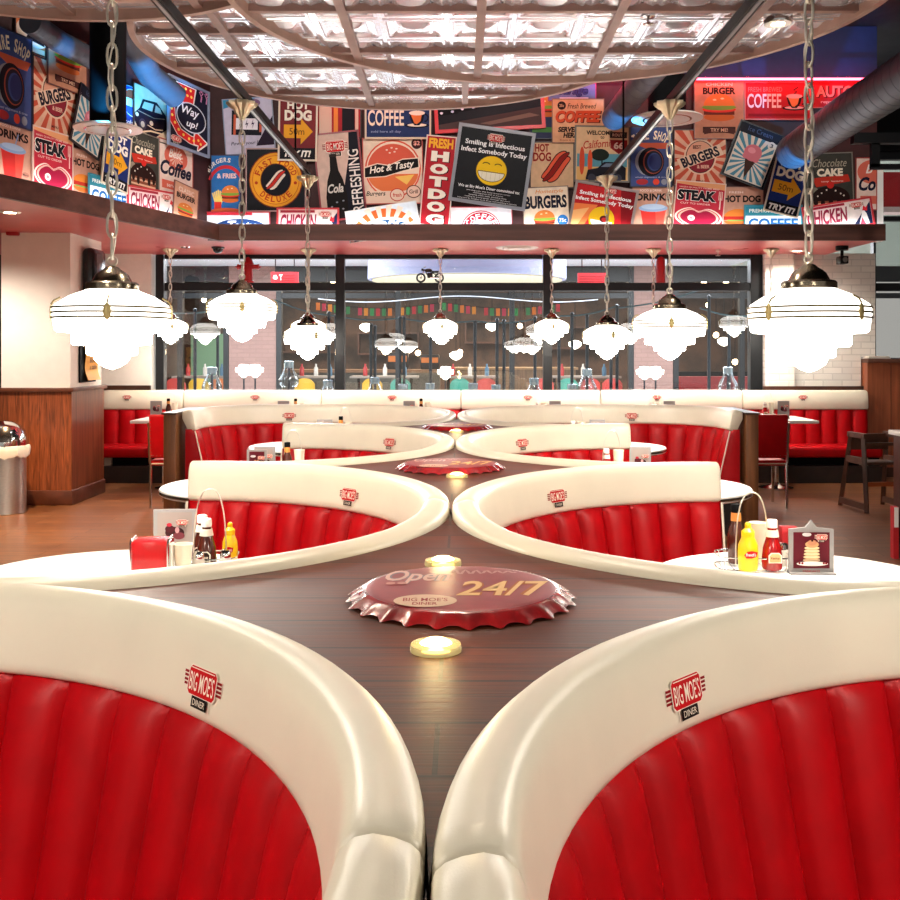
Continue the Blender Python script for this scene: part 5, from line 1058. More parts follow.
@kind('steak', 50, 50, '#c42a3c', '#e4c4b2', 0.8)
def _(A):
    A.poly([(-25, 25), (25, 25), (25, 18), (-25, 22)], '#e09a6a'); A.t('HIGH QUALITY PRIME BEEF', -1, 18.5, 40, 1.8, '#f0c8b8'); A.t('STEAK', -3, 10.5, 40, 12, '#fff6ea', 0.1); A.t('STEAK', -3, 10.5, 38.5, 11, '#141018', 0.07); A.t('CUT TO ORDER', -4, 2, 30, 1.8, '#f4d0c4')
    for k in (19, 20.5, 22): A.rect(k, 12, 0.7, 9, '#f0d0c0')
    A.rect(20.5, 4, 1.2, 12, '#f0d0c0')
    def heart(s, c): A.poly([(s * math.cos(t) * (1 + 0.25 * math.cos(t) ** 2), -12 + s * 0.62 * math.sin(t) - (s * 0.28 * math.exp(-(math.cos(t) * 3) ** 2) if math.sin(t) > 0 else -0)) for t in [2 * PI * i / 40 for i in range(40)]], c)
    heart(19, '#f4dccb'); heart(17.4, '#c42a3c'); heart(16.4, '#f0b8a8'); heart(14.5, '#9c1838'); A.ell(-7, -13, 3.6, 3, '#f4e4dc'); A.ell(-7, -13, 1.6, 1.3, '#c88a90')
@kind('drinks', 42, 54, '#c69078', '#8a5a4c', 0.5)
def _(A):
    A.t('FOOD & DRINK', -2, 22, 22, 2.4, '#ecd0c0'); A.t('DRINKS', 0, 15, 34, 8, '#1c1210', 0.05); A.stroke([(2, 5), (6, 17)], 1.4, '#8c9cb8'); A.poly([(-13, 3), (13, 3), (9, -24), (-9, -24)], '#c8302a'); A.poly([(2, 3), (13, 3), (9, -24), (3, -24)], '#dc4a3c'); A.ell(0, 3, 14.5, 4, '#8ea6c4'); A.ell(0, 4.6, 12, 3, '#aabcd2'); A.ell(14, -18, 4, 2.4, '#a87060'); A.t('Menu', 14, -18, 6, 2, '#4a2c26')
@kind('hotdogtan', 42, 50, '#c69078', '#8a5a4c', 0.5)
def _(A):
    A.t('FRESH', -6, 19, 14, 2.4, '#ecd0c0'); A.t('HOT DOG', 0, 12, 37, 7.5, '#1c1210', 0.05); A.ell(-4, -8, 14, 9, '#d87a2e', 0.1, PI - 0.1); A.rect(-4, -9, 29, 4, '#b02a20'); A.ell(-4, -12, 14, 5, '#c8642a', PI, 2 * PI); A.rect(-4, -11.5, 22, 1.6, '#7c9a4a'); A.ell(14, -4, 4, 2.4, '#a87060')
@kind('premium', 58, 36, '#eef2f0', '#2f8090', 1.4)
def _(A):
    A.rect(0, 12, 56, 11, '#2f8090'); A.t('PREMIUM QUALITY', 0, 11.5, 48, 4.4, '#f0ece0', 0.03); A.t('COFFEE', 0, -2, 50, 12, '#1f5a94', 0.05); A.rect(0, -13, 56, 7, '#2f8090')
@kind('cake', 46, 62, '#3c3c36', '#77746a', 0.8)
def _(A):
    A.t('Chocolate', 0, 21, 34, 8, '#a8a08c', 0.0, 0.35); A.poly([(-18, 6), (18, 9), (20, 2), (-14, -3)], '#c03424'); A.t('CAKE', 0, 11.5, 26, 8, '#ece0c8', 0.06); A.t('tasty desserts', 2, 2.4, 22, 2, '#f0d0c0'); A.ell(-16, -7, 4, 4, '#8a8474')
    A.rect(0, -22, 36, 14, '#8a4a34'); A.rect(0, -20, 36, 2, '#e0b896'); A.rect(0, -25, 36, 2, '#e0b896'); A.ell(0, -14, 19, 12, '#241210', 0, PI); A.rect(0, -15, 38, 4, '#241210')
    for x, l in ((-15, 5), (-8, 8), (0, 4), (8, 7), (15, 5)): A.ell(x, -16 - l / 2, 2.2, l / 2 + 1, '#241210')
    A.ell(0, -1, 3.6, 3.6, '#d02a24'); A.stroke([(0, 2), (2, 6)], 0.6, '#3a5a2a')
    for x, y in ((-9, -9), (-4, -6), (5, -7), (10, -10), (-13, -12), (13, -12)): A.ell(x, y, 0.8, 0.8, '#f0e0d0')
@kind('bestcoffee', 44, 52, '#eed6c8', '#b04038', 0.6)
def _(A):
    A.ell(0, 12, 15, 12, '#d86a56'); A.burst(0, 12, 14, '#e8b8a6', 9); A.t('Best', -1, 15, 17, 8, '#f6ece2', 0.03, 0.3); A.t('Coffee', 0, 0, 40, 14, '#1a1a30', 0.04, 0.3); A.rect(0, -16, 36, 8, '#d86a56'); A.t('served hot', 0, -16, 24, 4, '#f6ece2')
@kind('bestcut', 21, 52, '#eed6c8', '#b04038', 0.6)
def _(A):
    A.ell(6, 12, 15, 12, '#d86a56'); A.t('B', 3, 15, 7, 9, '#f6ece2', 0.03, 0.3); A.t('Co', 1, 0, 17, 14, '#1a1a30', 0.04, 0.3); A.rect(2, -16, 16, 8, '#d86a56')
@kind('chicken', 72, 34, '#e8d4cc', '#c42c34', 1.9)
def _(A):
    A.poly([(-34, 13), (10, 13), (-10, -15), (-34, -15)], '#e8c8c4'); A.rect(-12, 13, 40, 3, '#a02838'); A.t('CHICKEN', -11, 1, 42, 18, '#8c1c38', 0.04, 0.2); A.badge(20, 10, 14); A.poly([(14, -15), (34, 12), (34, -15)], '#1c2444'); A.poly([(20, -15), (26, 4), (29, -2), (31, -15)], '#f0e4e0'); A.poly([(25, 2), (27, 8), (29, 5), (31, 8), (30, 1)], '#d02830'); A.poly([(21, -15), (24, -6), (27, -15)], '#d04a60')
@kind('classic', 28, 40, '#d8a488', '#7c4c40', 0.5)
def _(A):
    A.t('CLASSIC', 0, 13, 18, 5, '#ecd4c4'); A.t('BURGER', 0, 6, 22, 6, '#1c1210', 0.05); burger(A, 0, -9, 8.5)
@kind('arrow', 52, 68, '#15172c', '#8a94ac', 2.4)
def _(A):
    A.poly([(-16, 31), (10, 31), (6, 12), (-8, 12)], '#f0e8e0'); A.poly([(-14, 30), (8, 30), (5, 13), (-7, 13)], '#e02a28')
    P = [(-22, 6), (-20, -8), (-12, -18), (2, -22), (10, -22)]; A.stroke(P, 9, '#f0e8e0'); A.stroke(P, 7.4, '#e02a28'); A.poly([(7, -10), (26, -20), (10, -33), (11, -26), (6, -26), (6, -17)], '#f0e8e0'); A.poly([(9, -12.5), (23, -20), (11.5, -30), (12.5, -25), (7, -25), (7, -18)], '#e02a28')
    for x, y in ((-10, 27), (-4, 27), (2, 27), (-8, 21), (-2, 21), (3, 21), (-21.5, 2), (-20.8, -4), (-17.5, -10.5), (-13, -16), (-7, -19.5), (0, -21.6), (6, -22), (12, -20), (15, -23)): A.ell(x, y, 1.4, 1.4, '#ffd860')
    A.ell(3, 0, 19, 15, '#d8dce8'); A.ell(3, 0, 17.8, 13.8, '#15172c'); A.t('Way', 2, 5, 22, 11, '#f4f6ff', 0.02, 0.3); A.t('up!', 4, -7, 15, 9, '#f4f6ff', 0.02, 0.3); A.badge(-16, -26, 13)
    for x in (15, 22): A.stroke([(x, 20), (x + 1, 26)], 1.6, '#d88ab8'); A.stroke([(x - 2, 30), (x, 26), (x + 3, 30)], 1.2, '#d88ab8'); A.ell(x + 0.5, 31, 1.6, 1.6, '#d88ab8')
@kind('fries', 34, 58, '#2c6cae', '#3a2030', 0.8)
def _(A):
    A.arct('BURGERS', -1, 2, 22, PI * 0.85, PI * 0.4, 4.5, '#e8dcd0'); A.arc(0, -2, 19, 19, 0.15 * PI, 0.9 * PI, 3.5, '#c83038'); A.t('& FRIES', 1, 8, 22, 5, '#f0c8c0', 0.04)
    for k in range(7): A.stroke([(-11 + k * 0.8, -22), (-15 + k * 2.2, -6 - abs(k - 3))], 1.6, '#f0d070')
    A.rect(-9, -22, 8, 8, '#d03428'); burger(A, 5, -11, 9.5); A.ell(0, -27, 17, 3, '#c85a34')
@kind('battery', 50, 55, '#c6bed2', '#8890a8', 0.8)
def _(A):
    A.poly([(6, -20), (25, 10), (25, -20)], '#241428'); A.poly([(-25, 27), (10, 27), (-25, 18)], '#3a8ab0'); A.rect(-2, 3, 30, 24, '#15141f', -0.09); A.rect(-2, 2, 22, 11, '#ece4ea', -0.09)
    for x in (-8, -2, 4): A.poly([(x + 1.2, 7), (x - 1.6, 1), (x + 0.2, 1.5), (x - 1, -3), (x + 1.8, 3), (x, 2.6)], '#3a1c48')
    A.rect(-14, 2, 2.4, 20, '#c85a3c', -0.09); A.rect(12, 3, 2.4, 20, '#c85a3c', -0.09); A.rect(-9, 16, 6, 3, '#15141f', -0.09); A.rect(7, 15, 6, 3, '#15141f', -0.09); A.t('Power your life up', 0, -17, 38, 4.5, '#241c30', 0.01, 0.25); A.ell(6, 22, 7, 4, '#7a5a7a')
@kind('deluxe', 60, 63, '#14141a', '#b08a86', 1.0)
def _(A):
    A.ell(0, 0, 27, 28, '#7c2a18'); A.ell(0, 0, 26, 27, '#e89a28'); A.ell(0, 0, 23.5, 24.5, '#b84a1c'); A.ell(0, 0, 23, 24, '#f0a82c'); A.ell(0, 0, 15.5, 16.5, '#7c2a18'); A.ell(0, 0, 14.8, 15.8, '#14141c')
    A.arct('FAST FOOD', 0, 0, 19.2, PI * 0.93, PI * 0.07, 6, '#c03c1c', wf=0.75); A.arct('DELUXE', 0, 0, 19.4, PI * 1.22, PI * 1.78, 6, '#c03c1c', True, 0.75); hotdog(A, 0, 0, 12.5, 0.75, '#d02a20', '#efdccb', '#14141c')
    A.ell(-19.5, -3, 1.6, 1.6, '#c03c1c'); A.ell(19.5, -3, 1.6, 1.6, '#c03c1c')
@kind('tastyblue', 78, 30, '#ece4ea', '#c02c38', 1.0)
def _(A):
    A.rect(-10, 13, 56, 3, '#c83040'); A.ell(4, -3, 34, 12, '#f0f2f8'); A.ell(4, -3, 32, 10.6, '#1c3a6c'); A.t('Tasty', 6, -1, 34, 13, '#f4f6fc', 0.03, 0.35); A.stroke([(-24, -8), (-14, -6), (-10, -9)], 1.2, '#c8d4ea')
@kind('refreshing', 50, 88, '#d8b8a8', '#8a2830', 1.6)
def _(A):
    A.poly([(25, 44), (25, -44), (2, -44), (4, -10), (12, 20), (14, 44)], '#15141f'); A.t('REFRESHING', 16.5, -6, 62, 12, '#ece0d8', 0.02, 0, PI / 2); A.badge(-2, 30, 26)
    A.poly([(-17, -44), (5, -44), (6, -20), (3, -4), (-1, 6), (-2, 20), (-9, 20), (-10, 6), (-14, -4), (-17, -20)], '#15100f'); A.rect(-5.5, 21, 8, 3, '#2a201c'); A.t('Cola', -6, -12, 17, 9, '#d8cfc6', 0.03, 0.3)
    for x, y in ((-12, -30), (-6, -26), (0, -33), (-10, -38), (1, -25)): A.ell(x, y, 1.2, 0.8, '#8a8a90')
    A.rect(-18, -40, 10, 8, '#d8b8a8', 0.3)
@kind('coffeeblue', 66, 38, '#20305e', '#d8c0a6', 1.6)
def _(A):
    A.t('FRESH BREWED', -11, 14, 32, 4, '#b03a34', 0.02); A.t('COFFEE', -12, 2, 36, 16, '#ecd8c4', 0.02); cup(A, 19, 2, 8, '#f0dcc8', '#e07038', '#0e1020'); A.t('sold here all day', -12, -12, 30, 3, '#8a94b8')
@kind('hottasty', 62, 66, '#efd2bc', '#c84a3c', 0.8)
def _(A):
    A.ell(0, 2, 29, 29, '#d85a44'); A.ell(0, 2, 27.4, 27.4, '#efd2bc'); A.ell(0, 3, 26, 24, '#d85a44', 0, PI); A.ell(0, -3, 26, 19, '#e07444', PI, 2 * PI); A.poly([(2, -6), (22, -4), (14, -14)], '#f0c060'); A.rect(0, -2, 54, 2.4, '#efd2bc')
    A.poly([(-31, 4), (-16, 8), (-4, 6), (10, 12), (27, 13), (28, 3), (10, -1), (-8, -6), (-30, -7)], '#efd2bc'); A.poly([(-29, 3), (-16, 7), (-4, 5), (10, 11), (26, 12), (26.5, 3.5), (10, 0), (-8, -5), (-29, -6)], '#15100f'); A.t('Hot & Tasty', -1, 3, 47, 9, '#f6e8da', 0.04, 0.3, 0.14)
    A.rect(-10, -26, 42, 12, '#efd2bc'); A.t('Burgers', -18, -23, 20, 6, '#241410', 0.02, 0.25); A.ell(4, -24, 7.5, 6.5, '#c83a30'); A.ell(4, -24, 6.6, 5.6, '#efd2bc'); A.t('fresh', 4, -24, 9, 4, '#c83a30'); A.ell(21, -21, 7.5, 6.5, '#5a2420'); A.ell(21, -21, 6.6, 5.6, '#ecc8b4'); A.t('Grill', 21, -21, 9, 4, '#5a2420'); A.ell(25, 27, 5.6, 5.6, '#3a1a1c'); A.t('$2', 25, 27, 6.5, 5, '#f0a090', 0.03)
    for x, y in ((-6, 21), (-1, 23), (4, 22), (-3, 18), (2, 19)): A.ell(x, y, 1.2, 0.7, '#efd2bc')
@kind('hotdogs', 76, 36, '#dfe8f0', '#e8e4e0', 0.8)
def _(A):
    A.ell(0, -18, 36, 33, '#d8642c', 0, PI); A.burst(0, -20, 20, '#f0d8c4', 40); A.ell(0, -22, 36, 27, '#f4f4f4', 0, PI); A.ell(0, -23, 34, 25, '#1f4a74', 0, PI); A.t('HOTDOGS', 0, -6, 54, 14, '#f4f4f0', 0.06)
@kind('freshdog', 32, 90, '#b8202c', '#ecd4c8', 1.0)
def _(A):
    A.t('FRESH', 0, 37.5, 26, 10, '#f0b030', 0.05)
    for k, ch in enumerate('HOTDOG'): A.t(ch, 0.8, 24 - k * 12.6, 20, 10.6, '#3a0c10', 0.09); A.t(ch, 0, 24.5 - k * 12.6, 19, 10.2, '#f6ecdc', 0.08)
@kind('night', 110, 56, '#17141c', '#d81c28', 3.4)
def _(A):
    A.poly([(-55, -20), (55, -6), (55, -28), (-55, -28)], '#4a3a38'); A.poly([(-10, -20), (40, -12), (50, -15), (0, -22)], '#7a6458')
    for k in range(5):
        x = -42 + k * 21; y = -6 + k * 3.2; A.poly([(x - 11, y - 5), (x + 11, y - 3), (x + 10, y + 3), (x + 5, y + 8), (x - 5, y + 8), (x - 10, y + 2)], '#08080c'); A.ell(x - 6, y - 2, 1.5, 1.2, '#e0e0f0'); A.ell(x + 5, y - 1, 1.5, 1.2, '#c8c8e0'); A.ell(x, y + 5, 4, 1.4, '#3a3c50')
    for k in range(12): A.rect(-46 + k * 8.6, 14 + (k * 7) % 9, 2.4, 4, ['#e08a30', '#d04a28', '#f0c060', '#a04a8a'][k % 4])
    A.t('DINER', 34, 22, 24, 5, '#e0484c', 0.02)
@kind('smile', 77, 78, '#15151a', '#8c8f98', 3.2)
def _(A): smiley(A, '#15151a')
def smiley(A, b):
    A.badge(0, 29, 17); A.t('Smiling is Infectious', 0, 21.5, 60, 6.4, '#f8f8f8', 0.05); A.t('Infect Somebody Today', 0, 14, 66, 6.4, '#f8f8f8', 0.05)
    A.ell(0, -4, 15.4, 14.8, '#c89810'); A.ell(0, -4, 15, 14.4, '#f2c81c'); A.ell(0, -5.5, 13.4, 9.6, '#efe8d2', PI * 0.98, 2.02 * PI); A.arc(0, -5.5, 13.4, 9.6, PI, 2 * PI, 0.8, '#8a6a10'); A.rect(0, -5.4, 26.8, 0.9, '#8a6a10')
    for x in (-9, -4.5, 0, 4.5, 9): A.rect(x, -10, 0.3, 8, '#c8bc96')
    A.arc(-6, 0.5, 4, 3, 0.15 * PI, 0.85 * PI, 0.9, '#4a3408'); A.arc(6, 0.5, 4, 3, 0.15 * PI, 0.85 * PI, 0.9, '#4a3408')
    A.t("We at Big Moe's Diner committed to:", 0, -22.5, 62, 4, '#f4f4f4', 0.04)
    for k, w_ in enumerate((44, 30, 38, 46, 60)): A.t(['serving you the best food in town', 'making you feel at home', 'keeping every table sparkling clean', 'smiling at every guest through the door', 'being here for breakfast lunch dinner and everything in between'][k], 0, -26 - k * 2.1, w_, 1.6, '#d8d8dc')
@kind('smilered', 64, 50, '#c01c20', '#9c8a84', 2.4)
def _(A):
    A.poly([(-32, 2), (-6, 4), (-20, -25), (-32, -25)], '#e87a40'); A.poly([(-32, -6), (-14, 0), (-26, -25), (-32, -25)], '#f0b070'); A.poly([(14, 25), (32, 25), (32, -25), (22, -25)], '#7c0c14'); A.badge(4, 20, 12); A.t('Smiling is Infectious', 0, 13.5, 52, 5, '#f8f4f0', 0.05); A.t('Infect Somebody Today', 0, 7.6, 58, 5, '#f8f4f0', 0.05)
    A.ell(0, -10, 13, 13, '#e8b81c'); A.ell(0, -11, 11, 8, '#e0e4e8', PI, 2 * PI); A.ell(2, -9, 4, 3.4, '#4a1010'); A.ell(2.5, -9.5, 2.6, 2, '#b82a28'); A.t("We at Big Moe's Diner", -10, -22.5, 34, 3, '#f4f4f4', 0.04)
@kind('coffeering', 62, 34, '#eceaec', '#c83c48', 0.8)
def _(A):
    A.ell(0, -8, 20, 21, '#b01c30'); A.ell(0, -8, 18.8, 19.8, '#efe8ea'); A.ell(0, -8, 18, 19, '#b01c30'); A.ell(0, -8, 10.4, 11, '#efe8ea'); A.arct('COFFEE', 0, -8, 14.2, PI * 0.9, PI * 0.1, 6, '#f6f0f0'); A.t('Time', 0, -5, 14, 6, '#2a5a90', 0.03)
@kind('garage', 50, 26, '#5a74a4', '#a02a64', 0.8)
def _(A):
    A.rect(0, 9, 48, 7, '#b03a84'); A.t('MotorCycle', 2, 8.4, 34, 5, '#f0a8d0', 0.02, 0.3); A.t('Garage', 0, -3, 34, 12, '#10183a', 0.07, 0.3); A.t('Garage', 0, -3, 33, 11, '#2a3c74', 0.03, 0.3); A.rect(2, -10, 30, 1.2, '#c8d4e8')
@kind('coffeetan', 54, 46, '#dca77c', '#8c5a3c', 0.6)
def _(A):
    A.ell(-17, 16, 4.4, 4.4, '#241614'); A.t('25c', -17, 16, 5, 3, '#dca77c'); A.t('Fresh Brewed', 4, 15.5, 30, 5.4, '#3a2018', 0.02, 0.3); A.t('COFFEE', 1, 4, 48, 13, '#5a1c14', 0.07, 0.2); A.t('COFFEE', 0, 4.6, 47, 12.4, '#c84a28', 0.06, 0.2); A.t('SERVED', -10, -9, 22, 5.6, '#2a1814', 0.06, 0.2); A.t('HERE', -8, -15, 15, 5.6, '#2a1814', 0.06, 0.2); A.t('from 6 to 9', -9, -20, 20, 2, '#a05030')
@kind('dogtan', 44, 46, '#dcb48c', '#3a2018', 0.8)
def _(A): A.t('HOT', -10, 17, 14, 8, '#8c1c18', 0.04); A.t('DOG', -10, 8, 18, 9, '#8c1c18', 0.04); hotdog(A, 4, -2, 18.5, 0.8, '#8c1c14', '#e0583a', '#3a1410')
@kind('homestyle', 46, 44, '#e8d2b8', '#7c6458', 0.6)
def _(A): A.t('Homestyle', 4, 17, 28, 5, '#d87a28', 0.01, 0.3); A.t('BURGERS', 0, 7, 42, 13, '#141426', 0.05, 0.0); burger(A, -2, -11, 10); A.ell(16, -12, 5.4, 5.4, '#2a6cb0'); A.t('75c', 16, -12, 7, 3.6, '#f0e8dc')
@kind('california', 55, 56, '#e0bc90', '#6a665c', 1.4)
def _(A):
    A.t('WELCOME', -3, 21, 26, 4.4, '#241a14', 0.04); A.t('to', 0, 16.5, 4, 3, '#241a14'); A.t('California', -4, 10, 30, 8, '#b02c20', 0.03, 0.3, 0.1); A.rect(0, -8, 50, 16, '#5a94a0'); A.rect(0, -20, 50, 14, '#dcae68'); A.ell(-2, -1, 9, 6, '#1c241a'); A.rect(0, -8, 1.4, 14, '#1c241a'); A.ell(-20, -7, 2.6, 14, '#c84a2c'); A.ell(-12, -8, 2.4, 12, '#d8542c')
    A.poly([(-16, -24), (-14, -16), (-4, -14), (2, -8), (16, -8), (24, -14), (24, -26), (-16, -26)], '#1c1a22'); A.ell(-10, -24, 4, 4, '#3a3a44'); A.ell(16, -24, 4, 4, '#3a3a44'); A.poly([(-1, -13), (4, -9.5), (14, -9.5), (16, -13)], '#6a7a8a')
    A.rect(16, 19, 17, 6, '#2a2420'); A.poly([(8, 14), (25, 14), (25, 6), (16.5, 0), (8, 6)], '#8c2424'); A.t('ROUTE', 16, 19, 12, 3, '#dcc8a8'); A.t('66', 16.5, 8.5, 10, 7, '#f0dcc8', 0.04)
@kind('coffeered', 66, 40, '#b8121c', '#d85a54', 1.2)
def _(A): A.t('FRESH BREWED', -12, 12, 34, 5, '#e06a64', 0.02); A.t('COFFEE', -13, 0, 34, 15, '#e8c4bc', 0.02); cup(A, 17, 0, 8, '#e8a09a', '#e07a44', '#1a0608'); A.rect(0, -15, 58, 3, '#8c0c14')
@kind('auto', 58, 30, '#a81c22', '#c85a54', 0.8)
def _(A): A.t('AUTO', -3, 2, 40, 13, '#4a0c12', 0.08); A.t('AUTO', -3.6, 2.6, 39, 12.4, '#c87a6c', 0.04); A.burst(23, 9, 8, '#5a1218', 4); A.t('repair shop', -3, -9, 30, 4, '#e0a89c')
@kind('oldcar', 42, 50, '#dcc0a0', '#4a3020', 0.6)
def _(A):
    A.poly([(-20, -4), (-14, 2), (-10, 12), (8, 14), (20, 4), (21, -10), (6, -22), (-14, -20), (-20, -12)], '#1a1420'); A.poly([(-11, 3), (-8, 10), (4, 11), (2, 3)], '#c8b498'); A.poly([(5, 3.4), (6.6, 11), (12, 9), (15, 4)], '#c8b498'); A.ell(-10, -13, 4.6, 5.6, '#3c3440'); A.ell(-10, -13, 2.4, 3, '#b8a890'); A.ell(-17, -5, 2, 2, '#dcc0a0'); A.ell(1, -9, 2.4, 2.4, '#dcc0a0'); A.stroke([(-12, -21), (0, -17), (16, -16)], 1.6, '#dcc0a0'); A.stroke([(-4, -12), (6, -14), (16, -12)], 1.0, '#dcc0a0'); A.stroke([(-16, -1), (4, -3), (18, 0)], 0.8, '#8a7868')
@kind('round', 16, 44, '#20408c', '#8a94b0', 0.4)
def _(A): A.ell(4, 6, 12, 14, '#ece8e8'); A.ell(4, 10, 10.5, 9, '#d04a30', 0, PI); A.ell(4, 2, 10.5, 9, '#2a4a9a', PI, 2 * PI); A.t('cola', 0, -14, 10, 5, '#ece8e8')
@kind('orangeburger', 26, 34, '#e07a4a', '#3a1c18', 1.0)
def _(A): A.ell(2, 2, 14, 12, '#ecd4c0'); A.poly([(-4, -4), (12, -6), (12, 8), (2, 10)], '#1c1416'); A.t('Big', 4, 2, 10, 5, '#e8e0d8'); A.rect(0, -12, 24, 5, '#ecc0a0')
@kind('stripe', 44, 40, '#a81e26', '#3a1418', 0.6)
def _(A):
    A.rect(-12, 0, 12, 36, '#d8b8a4'); A.rect(-2, 0, 4, 36, '#e08a3c'); A.rect(10, 0, 12, 36, '#17141c'); A.rect(18, 0, 3, 36, '#d8b8a4')
@kind('dimburger', 32, 54, '#2a3050', '#1c1c2c', 0.6)
def _(A): burger(A, 2, 4, 11); A.rect(0, -18, 28, 5, '#4a7c3c'); A.t('TASTY', 0, 22, 20, 5, '#c8a060')

LAY = 0.020
def make_sign(kd, mat, w, h, label, nm='tin_sign'):
    W0, H0, bgc, frc, fw, fn = K[kd]; t = thing(nm, label, 'sign', mat=mat, group=None)
    th = 0.008; m = MB(); m.box(-w / 2, w / 2, -h / 2, h / 2, 0, th, M('tin_' + bgc.lstrip('#'), bgc, 0.5, var=0.14, scale=14, spec=0.15)); m.build('panel', t, smooth=0)
    sx, sy = w / W0, h / H0; A = Art(W0, H0, sx, sy, step=0.00013, base=th); fn(A)
    A.pic.build('picture', t, smooth=0, recalc=False) if A.pic.f else None
    A.let.build('lettering', t, smooth=0, recalc=False) if A.let.f else None
    if frc:
        f = MB(); k = fw * min(sx, sy); z1 = th + 0.006 if fw < 2 else th + 0.016; mm = M('edge_' + frc.lstrip('#'), frc, 0.4, var=0.1)
        f.box(-w/2 - 0.002, w/2 + 0.002, h/2 - k, h/2 + 0.002, -0.001, z1, mm); f.box(-w/2 - 0.002, w/2 + 0.002, -h/2 - 0.002, -h/2 + k, -0.001, z1, mm); f.box(-w/2 - 0.002, -w/2 + k, -h/2 + k, h/2 - k, -0.001, z1, mm); f.box(w/2 - k, w/2 + 0.002, -h/2 + k, h/2 - k, -0.001, z1, mm); f.build('frame', t, smooth=0)
def wall_sign(kd, x, y, w, h, rot, lv, label):
    d = PY - 0.012 - LAY * lv; c = W(x, y, d); k = d / F
    mt = Matrix.Translation(c) @ Matrix.Rotation(PI / 2, 4, 'X') @ Matrix.Rotation(math.radians(rot), 4, 'Z')
    make_sign(kd, mt, w * k, h * k, label)
def left_sign(kd, x0, x1, y, h, rot, lv, label):
    off = nrm * (0.012 + LAY * lv); A0 = Vector((CX0, PY, 0)) + off
    def hit(x):
        s_ = (x - VX) / F; # X = s*Y ; point A0 + u*ldir
        u = (s_ * A0.y - A0.x) / (ldir.x - s_ * ldir.y); return A0 + ldir * u
    a, b = hit(x0), hit(x1); c = hit((x0 + x1) / 2); w = (b - a).length; mid = (a + b) / 2; z = CH - (y - VY) * c.y / F
    ex = (b - a).normalized(); ez = Vector((0, 0, 1)); en = ex.cross(ez)
    mt = Matrix((ex, ez, en)).transposed().to_4x4(); mt.translation = (mid.x, mid.y, z); mt = mt @ Matrix.Rotation(math.radians(rot), 4, 'Z')
    make_sign(kd, mt, w, h * c.y / F, label)
S = wall_sign
S('stripe', 338, 115, 46, 46, 0, 0, 'dark red striped sign peeping out under the tin disc above the refreshing cola sign')
S('battery', 249, 126, 50, 56, 4, 0, 'lilac sign with a dark battery right of the neon arrow sign')
S('deluxe', 276, 180, 60, 63, 0, 1, 'black square sign with an orange fast food deluxe hot dog ring')
S('dogred', 298, 129, 39, 64, -1, 2, 'dark red hot dog sign with an orange arrow beside the left track')
S('fries', 226, 184, 30, 58, 0, 1, 'blue burgers and fries sign left of the fast food ring')
S('tastyblue', 237, 226, 66, 28, 0, 2, 'white sign with a blue oval lettered Tasty on the beam at left')
S('chicken', 308, 223, 62, 30, 0, 3, 'white and red chicken sign below the fast food ring')
S('refreshing', 340, 176, 46, 88, 6, 1, 'black cola bottle sign lettered refreshing up its side')
S('coffeeblue', 398, 120, 66, 38, 0, 2, 'dark blue fresh brewed coffee sign with an orange cup')
S('hottasty', 393, 171, 60, 66, 1, 0, 'red and cream hot and tasty burger sign in the middle left')
S('hotdogs', 383, 222, 72, 32, 9, 2, 'tilted white hotdogs sign with blue arc standing on the beam')
S('freshdog', 438, 181, 30, 90, -5, 3, 'tall narrow red sign with hotdog spelled downwards')
S('night', 489, 103, 110, 56, 3, 1, 'red edged dark picture sign of parked cars at night behind the smiley sign')
S('smile', 492, 167, 77, 78, -8.3, 4, 'black poster with a yellow grinning face in a grey frame, slightly tilted')
S('coffeering', 481, 222, 62, 30, 0, 1, 'white sign with a red coffee ring below the black smiley poster')
S('dimburger', 546, 112, 32, 54, 0, 0, 'dim burger sign between the night car picture and the tan coffee sign')
S('garage', 572, 89, 48, 24, 0, 1, 'purple and blue motorcycle garage sign under the neon line')
S('coffeetan', 578, 121, 52, 44, 0, 2, 'tan sign with red coffee lettering served here')
S('dogtan', 552, 165, 44, 46, 0, 1, 'tan sign with a big curved red hot dog right of the smiley poster')
S('homestyle', 546, 209, 46, 44, 3, 2, 'cream homestyle burgers sign right under the big hot dog sign')
S('california', 602, 154, 55, 56, -1, 3, 'tan welcome to California sign with surfboards and a route shield')
S('smilered', 603, 210, 64, 50, -10, 4, 'red tilted smiley poster in a grey frame below the California sign')
S('tire', 651, 157, 42, 60, 0, 2, 'blue tire shop sign on the straight wall behind the right pendant chain')
S('drinks', 653, 211, 42, 50, 0, 1, 'tan drinks sign with a red cup on the straight wall')
S('burst', 700, 158, 52, 56, 0, 1, 'burgers sunburst sign on the straight wall right of the tire sign')
S('tryme', 719, 110, 50, 58, 0, 2, 'tan chicken burger sign under the red neon line')
S('coffeered', 777, 101, 66, 38, 0, 1, 'red fresh brewed coffee sign under the neon line at right')
S('auto', 838, 94, 56, 28, 0, 0, 'red auto sign under the neon line at the right, partly behind the duct')
S('icecream', 752, 155, 46, 58, -21, 3, 'tilted ice cream sign with blue rays on the straight wall')
S('hotdogtan', 742, 210, 42, 46, 0, 0, 'tan hot dog sign between the steak sign and the teal coffee sign')
S('steak', 699, 206, 50, 48, -5, 2, 'red steak sign standing on the beam of the straight wall')
S('premium', 773, 222, 58, 34, 0, 2, 'teal and white premium quality coffee sign at the right end of the beam')
S('dogblue', 787, 186, 35, 58, -14, 4, 'tilted blue hot dog sign with an orange arrow below the right duct')
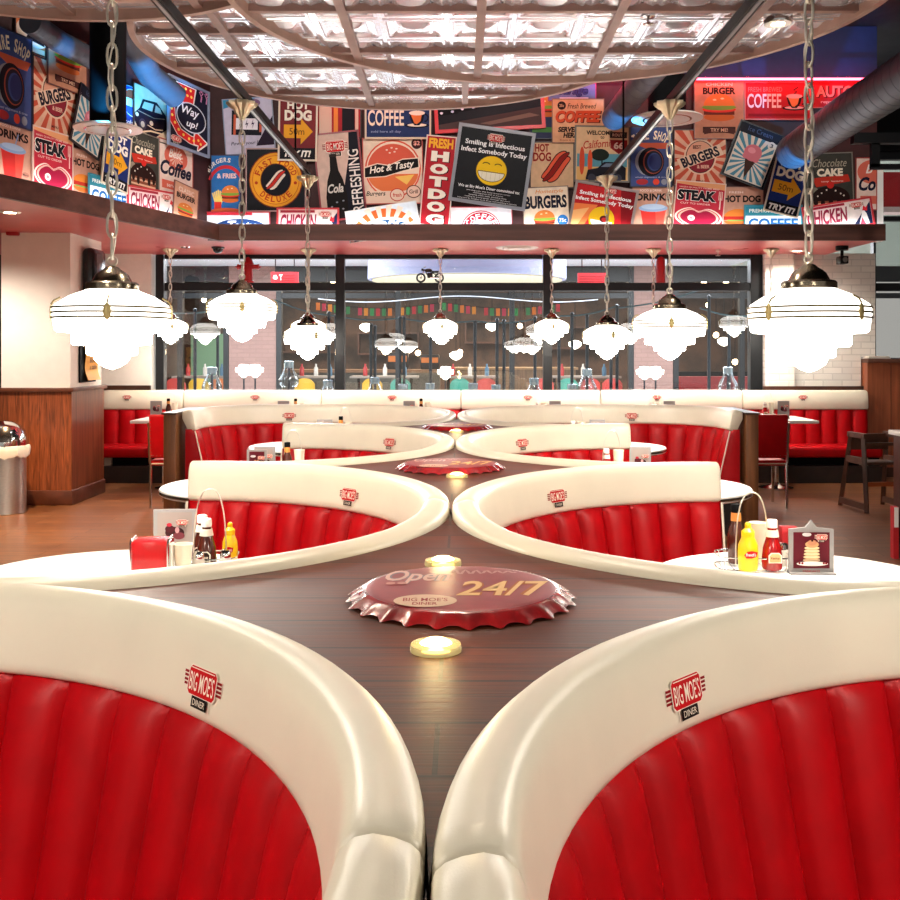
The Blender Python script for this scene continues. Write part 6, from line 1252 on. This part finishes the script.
S('cake', 830, 184, 46, 62, 2, 1, 'dark chocolate cake sign on the straight wall right of the tilted blue hot dog sign')
S('bestcut', 866, 184, 21, 52, 0, 0, 'cut off pink coffee sign at the very right end of the sign wall')
S('chicken', 838, 216, 70, 28, 9, 3, 'tilted red edged chicken sign at the right end of the beam')
Ls = left_sign
Ls('orangeburger', 14, 45, 35, 38, 0, 0, 'small orange sign above the tire shop sign at the upper left')
Ls('tire', -10, 31, 78, 94, 0, 1, 'blue tire shop sign on the slanting left wall at the picture edge')
Ls('drinks', -8, 31, 152, 60, 0, 0, 'tan drinks sign with a red cup at the left picture edge')
Ls('burst', 32, 75, 97, 72, 0, 0, 'burgers sunburst sign on the slanting left wall')
Ls('tryme', 47, 86, 62, 56, 0, 1, 'tan burger sign below the short blue-lit duct on the slanting left wall')
Ls('steak', 32, 72, 162, 62, 0, 1, 'red steak sign standing on the slanting left beam')
Ls('icecream', 74, 104, 122, 62, -16, 2, 'tilted ice cream sign half behind the left saucer lamp')
Ls('hotdogtan', 70, 100, 176, 50, 0, 0, 'tan hot dog sign right of the steak sign on the slanting left wall')
Ls('premium', 88, 128, 196, 36, 0, 2, 'teal and white coffee sign low on the slanting left wall behind the chain')
Ls('dogblue', 103, 129, 160, 58, -8, 3, 'blue hot dog sign with an orange arrow under the left saucer lamp')
Ls('round', 122, 135, 108, 44, 0, 0, 'narrow round emblem sign beside the black tube on the left wall')
Ls('oldcar', 133, 166, 114, 50, 0, 1, 'cream sign with a black old car left of the neon arrow sign')
Ls('cake', 127, 158, 162, 58, 0, 2, 'dark chocolate cake sign on the slanting left wall below the car sign')
Ls('bestcoffee', 158, 192, 170, 54, 0, 1, 'pink best coffee sign on the slanting left wall below the arrow sign')
Ls('chicken', 127, 176, 203, 28, 3, 3, 'red edged chicken sign on the slanting left beam')
Ls('classic', 173, 197, 203, 36, -6, 4, 'small tan classic burger sign leaning beside the left chicken sign')
Ls('arrow', 167, 208, 117, 68, 0, 4, 'framed black sign with a red bulb-studded arrow lettered Way up')
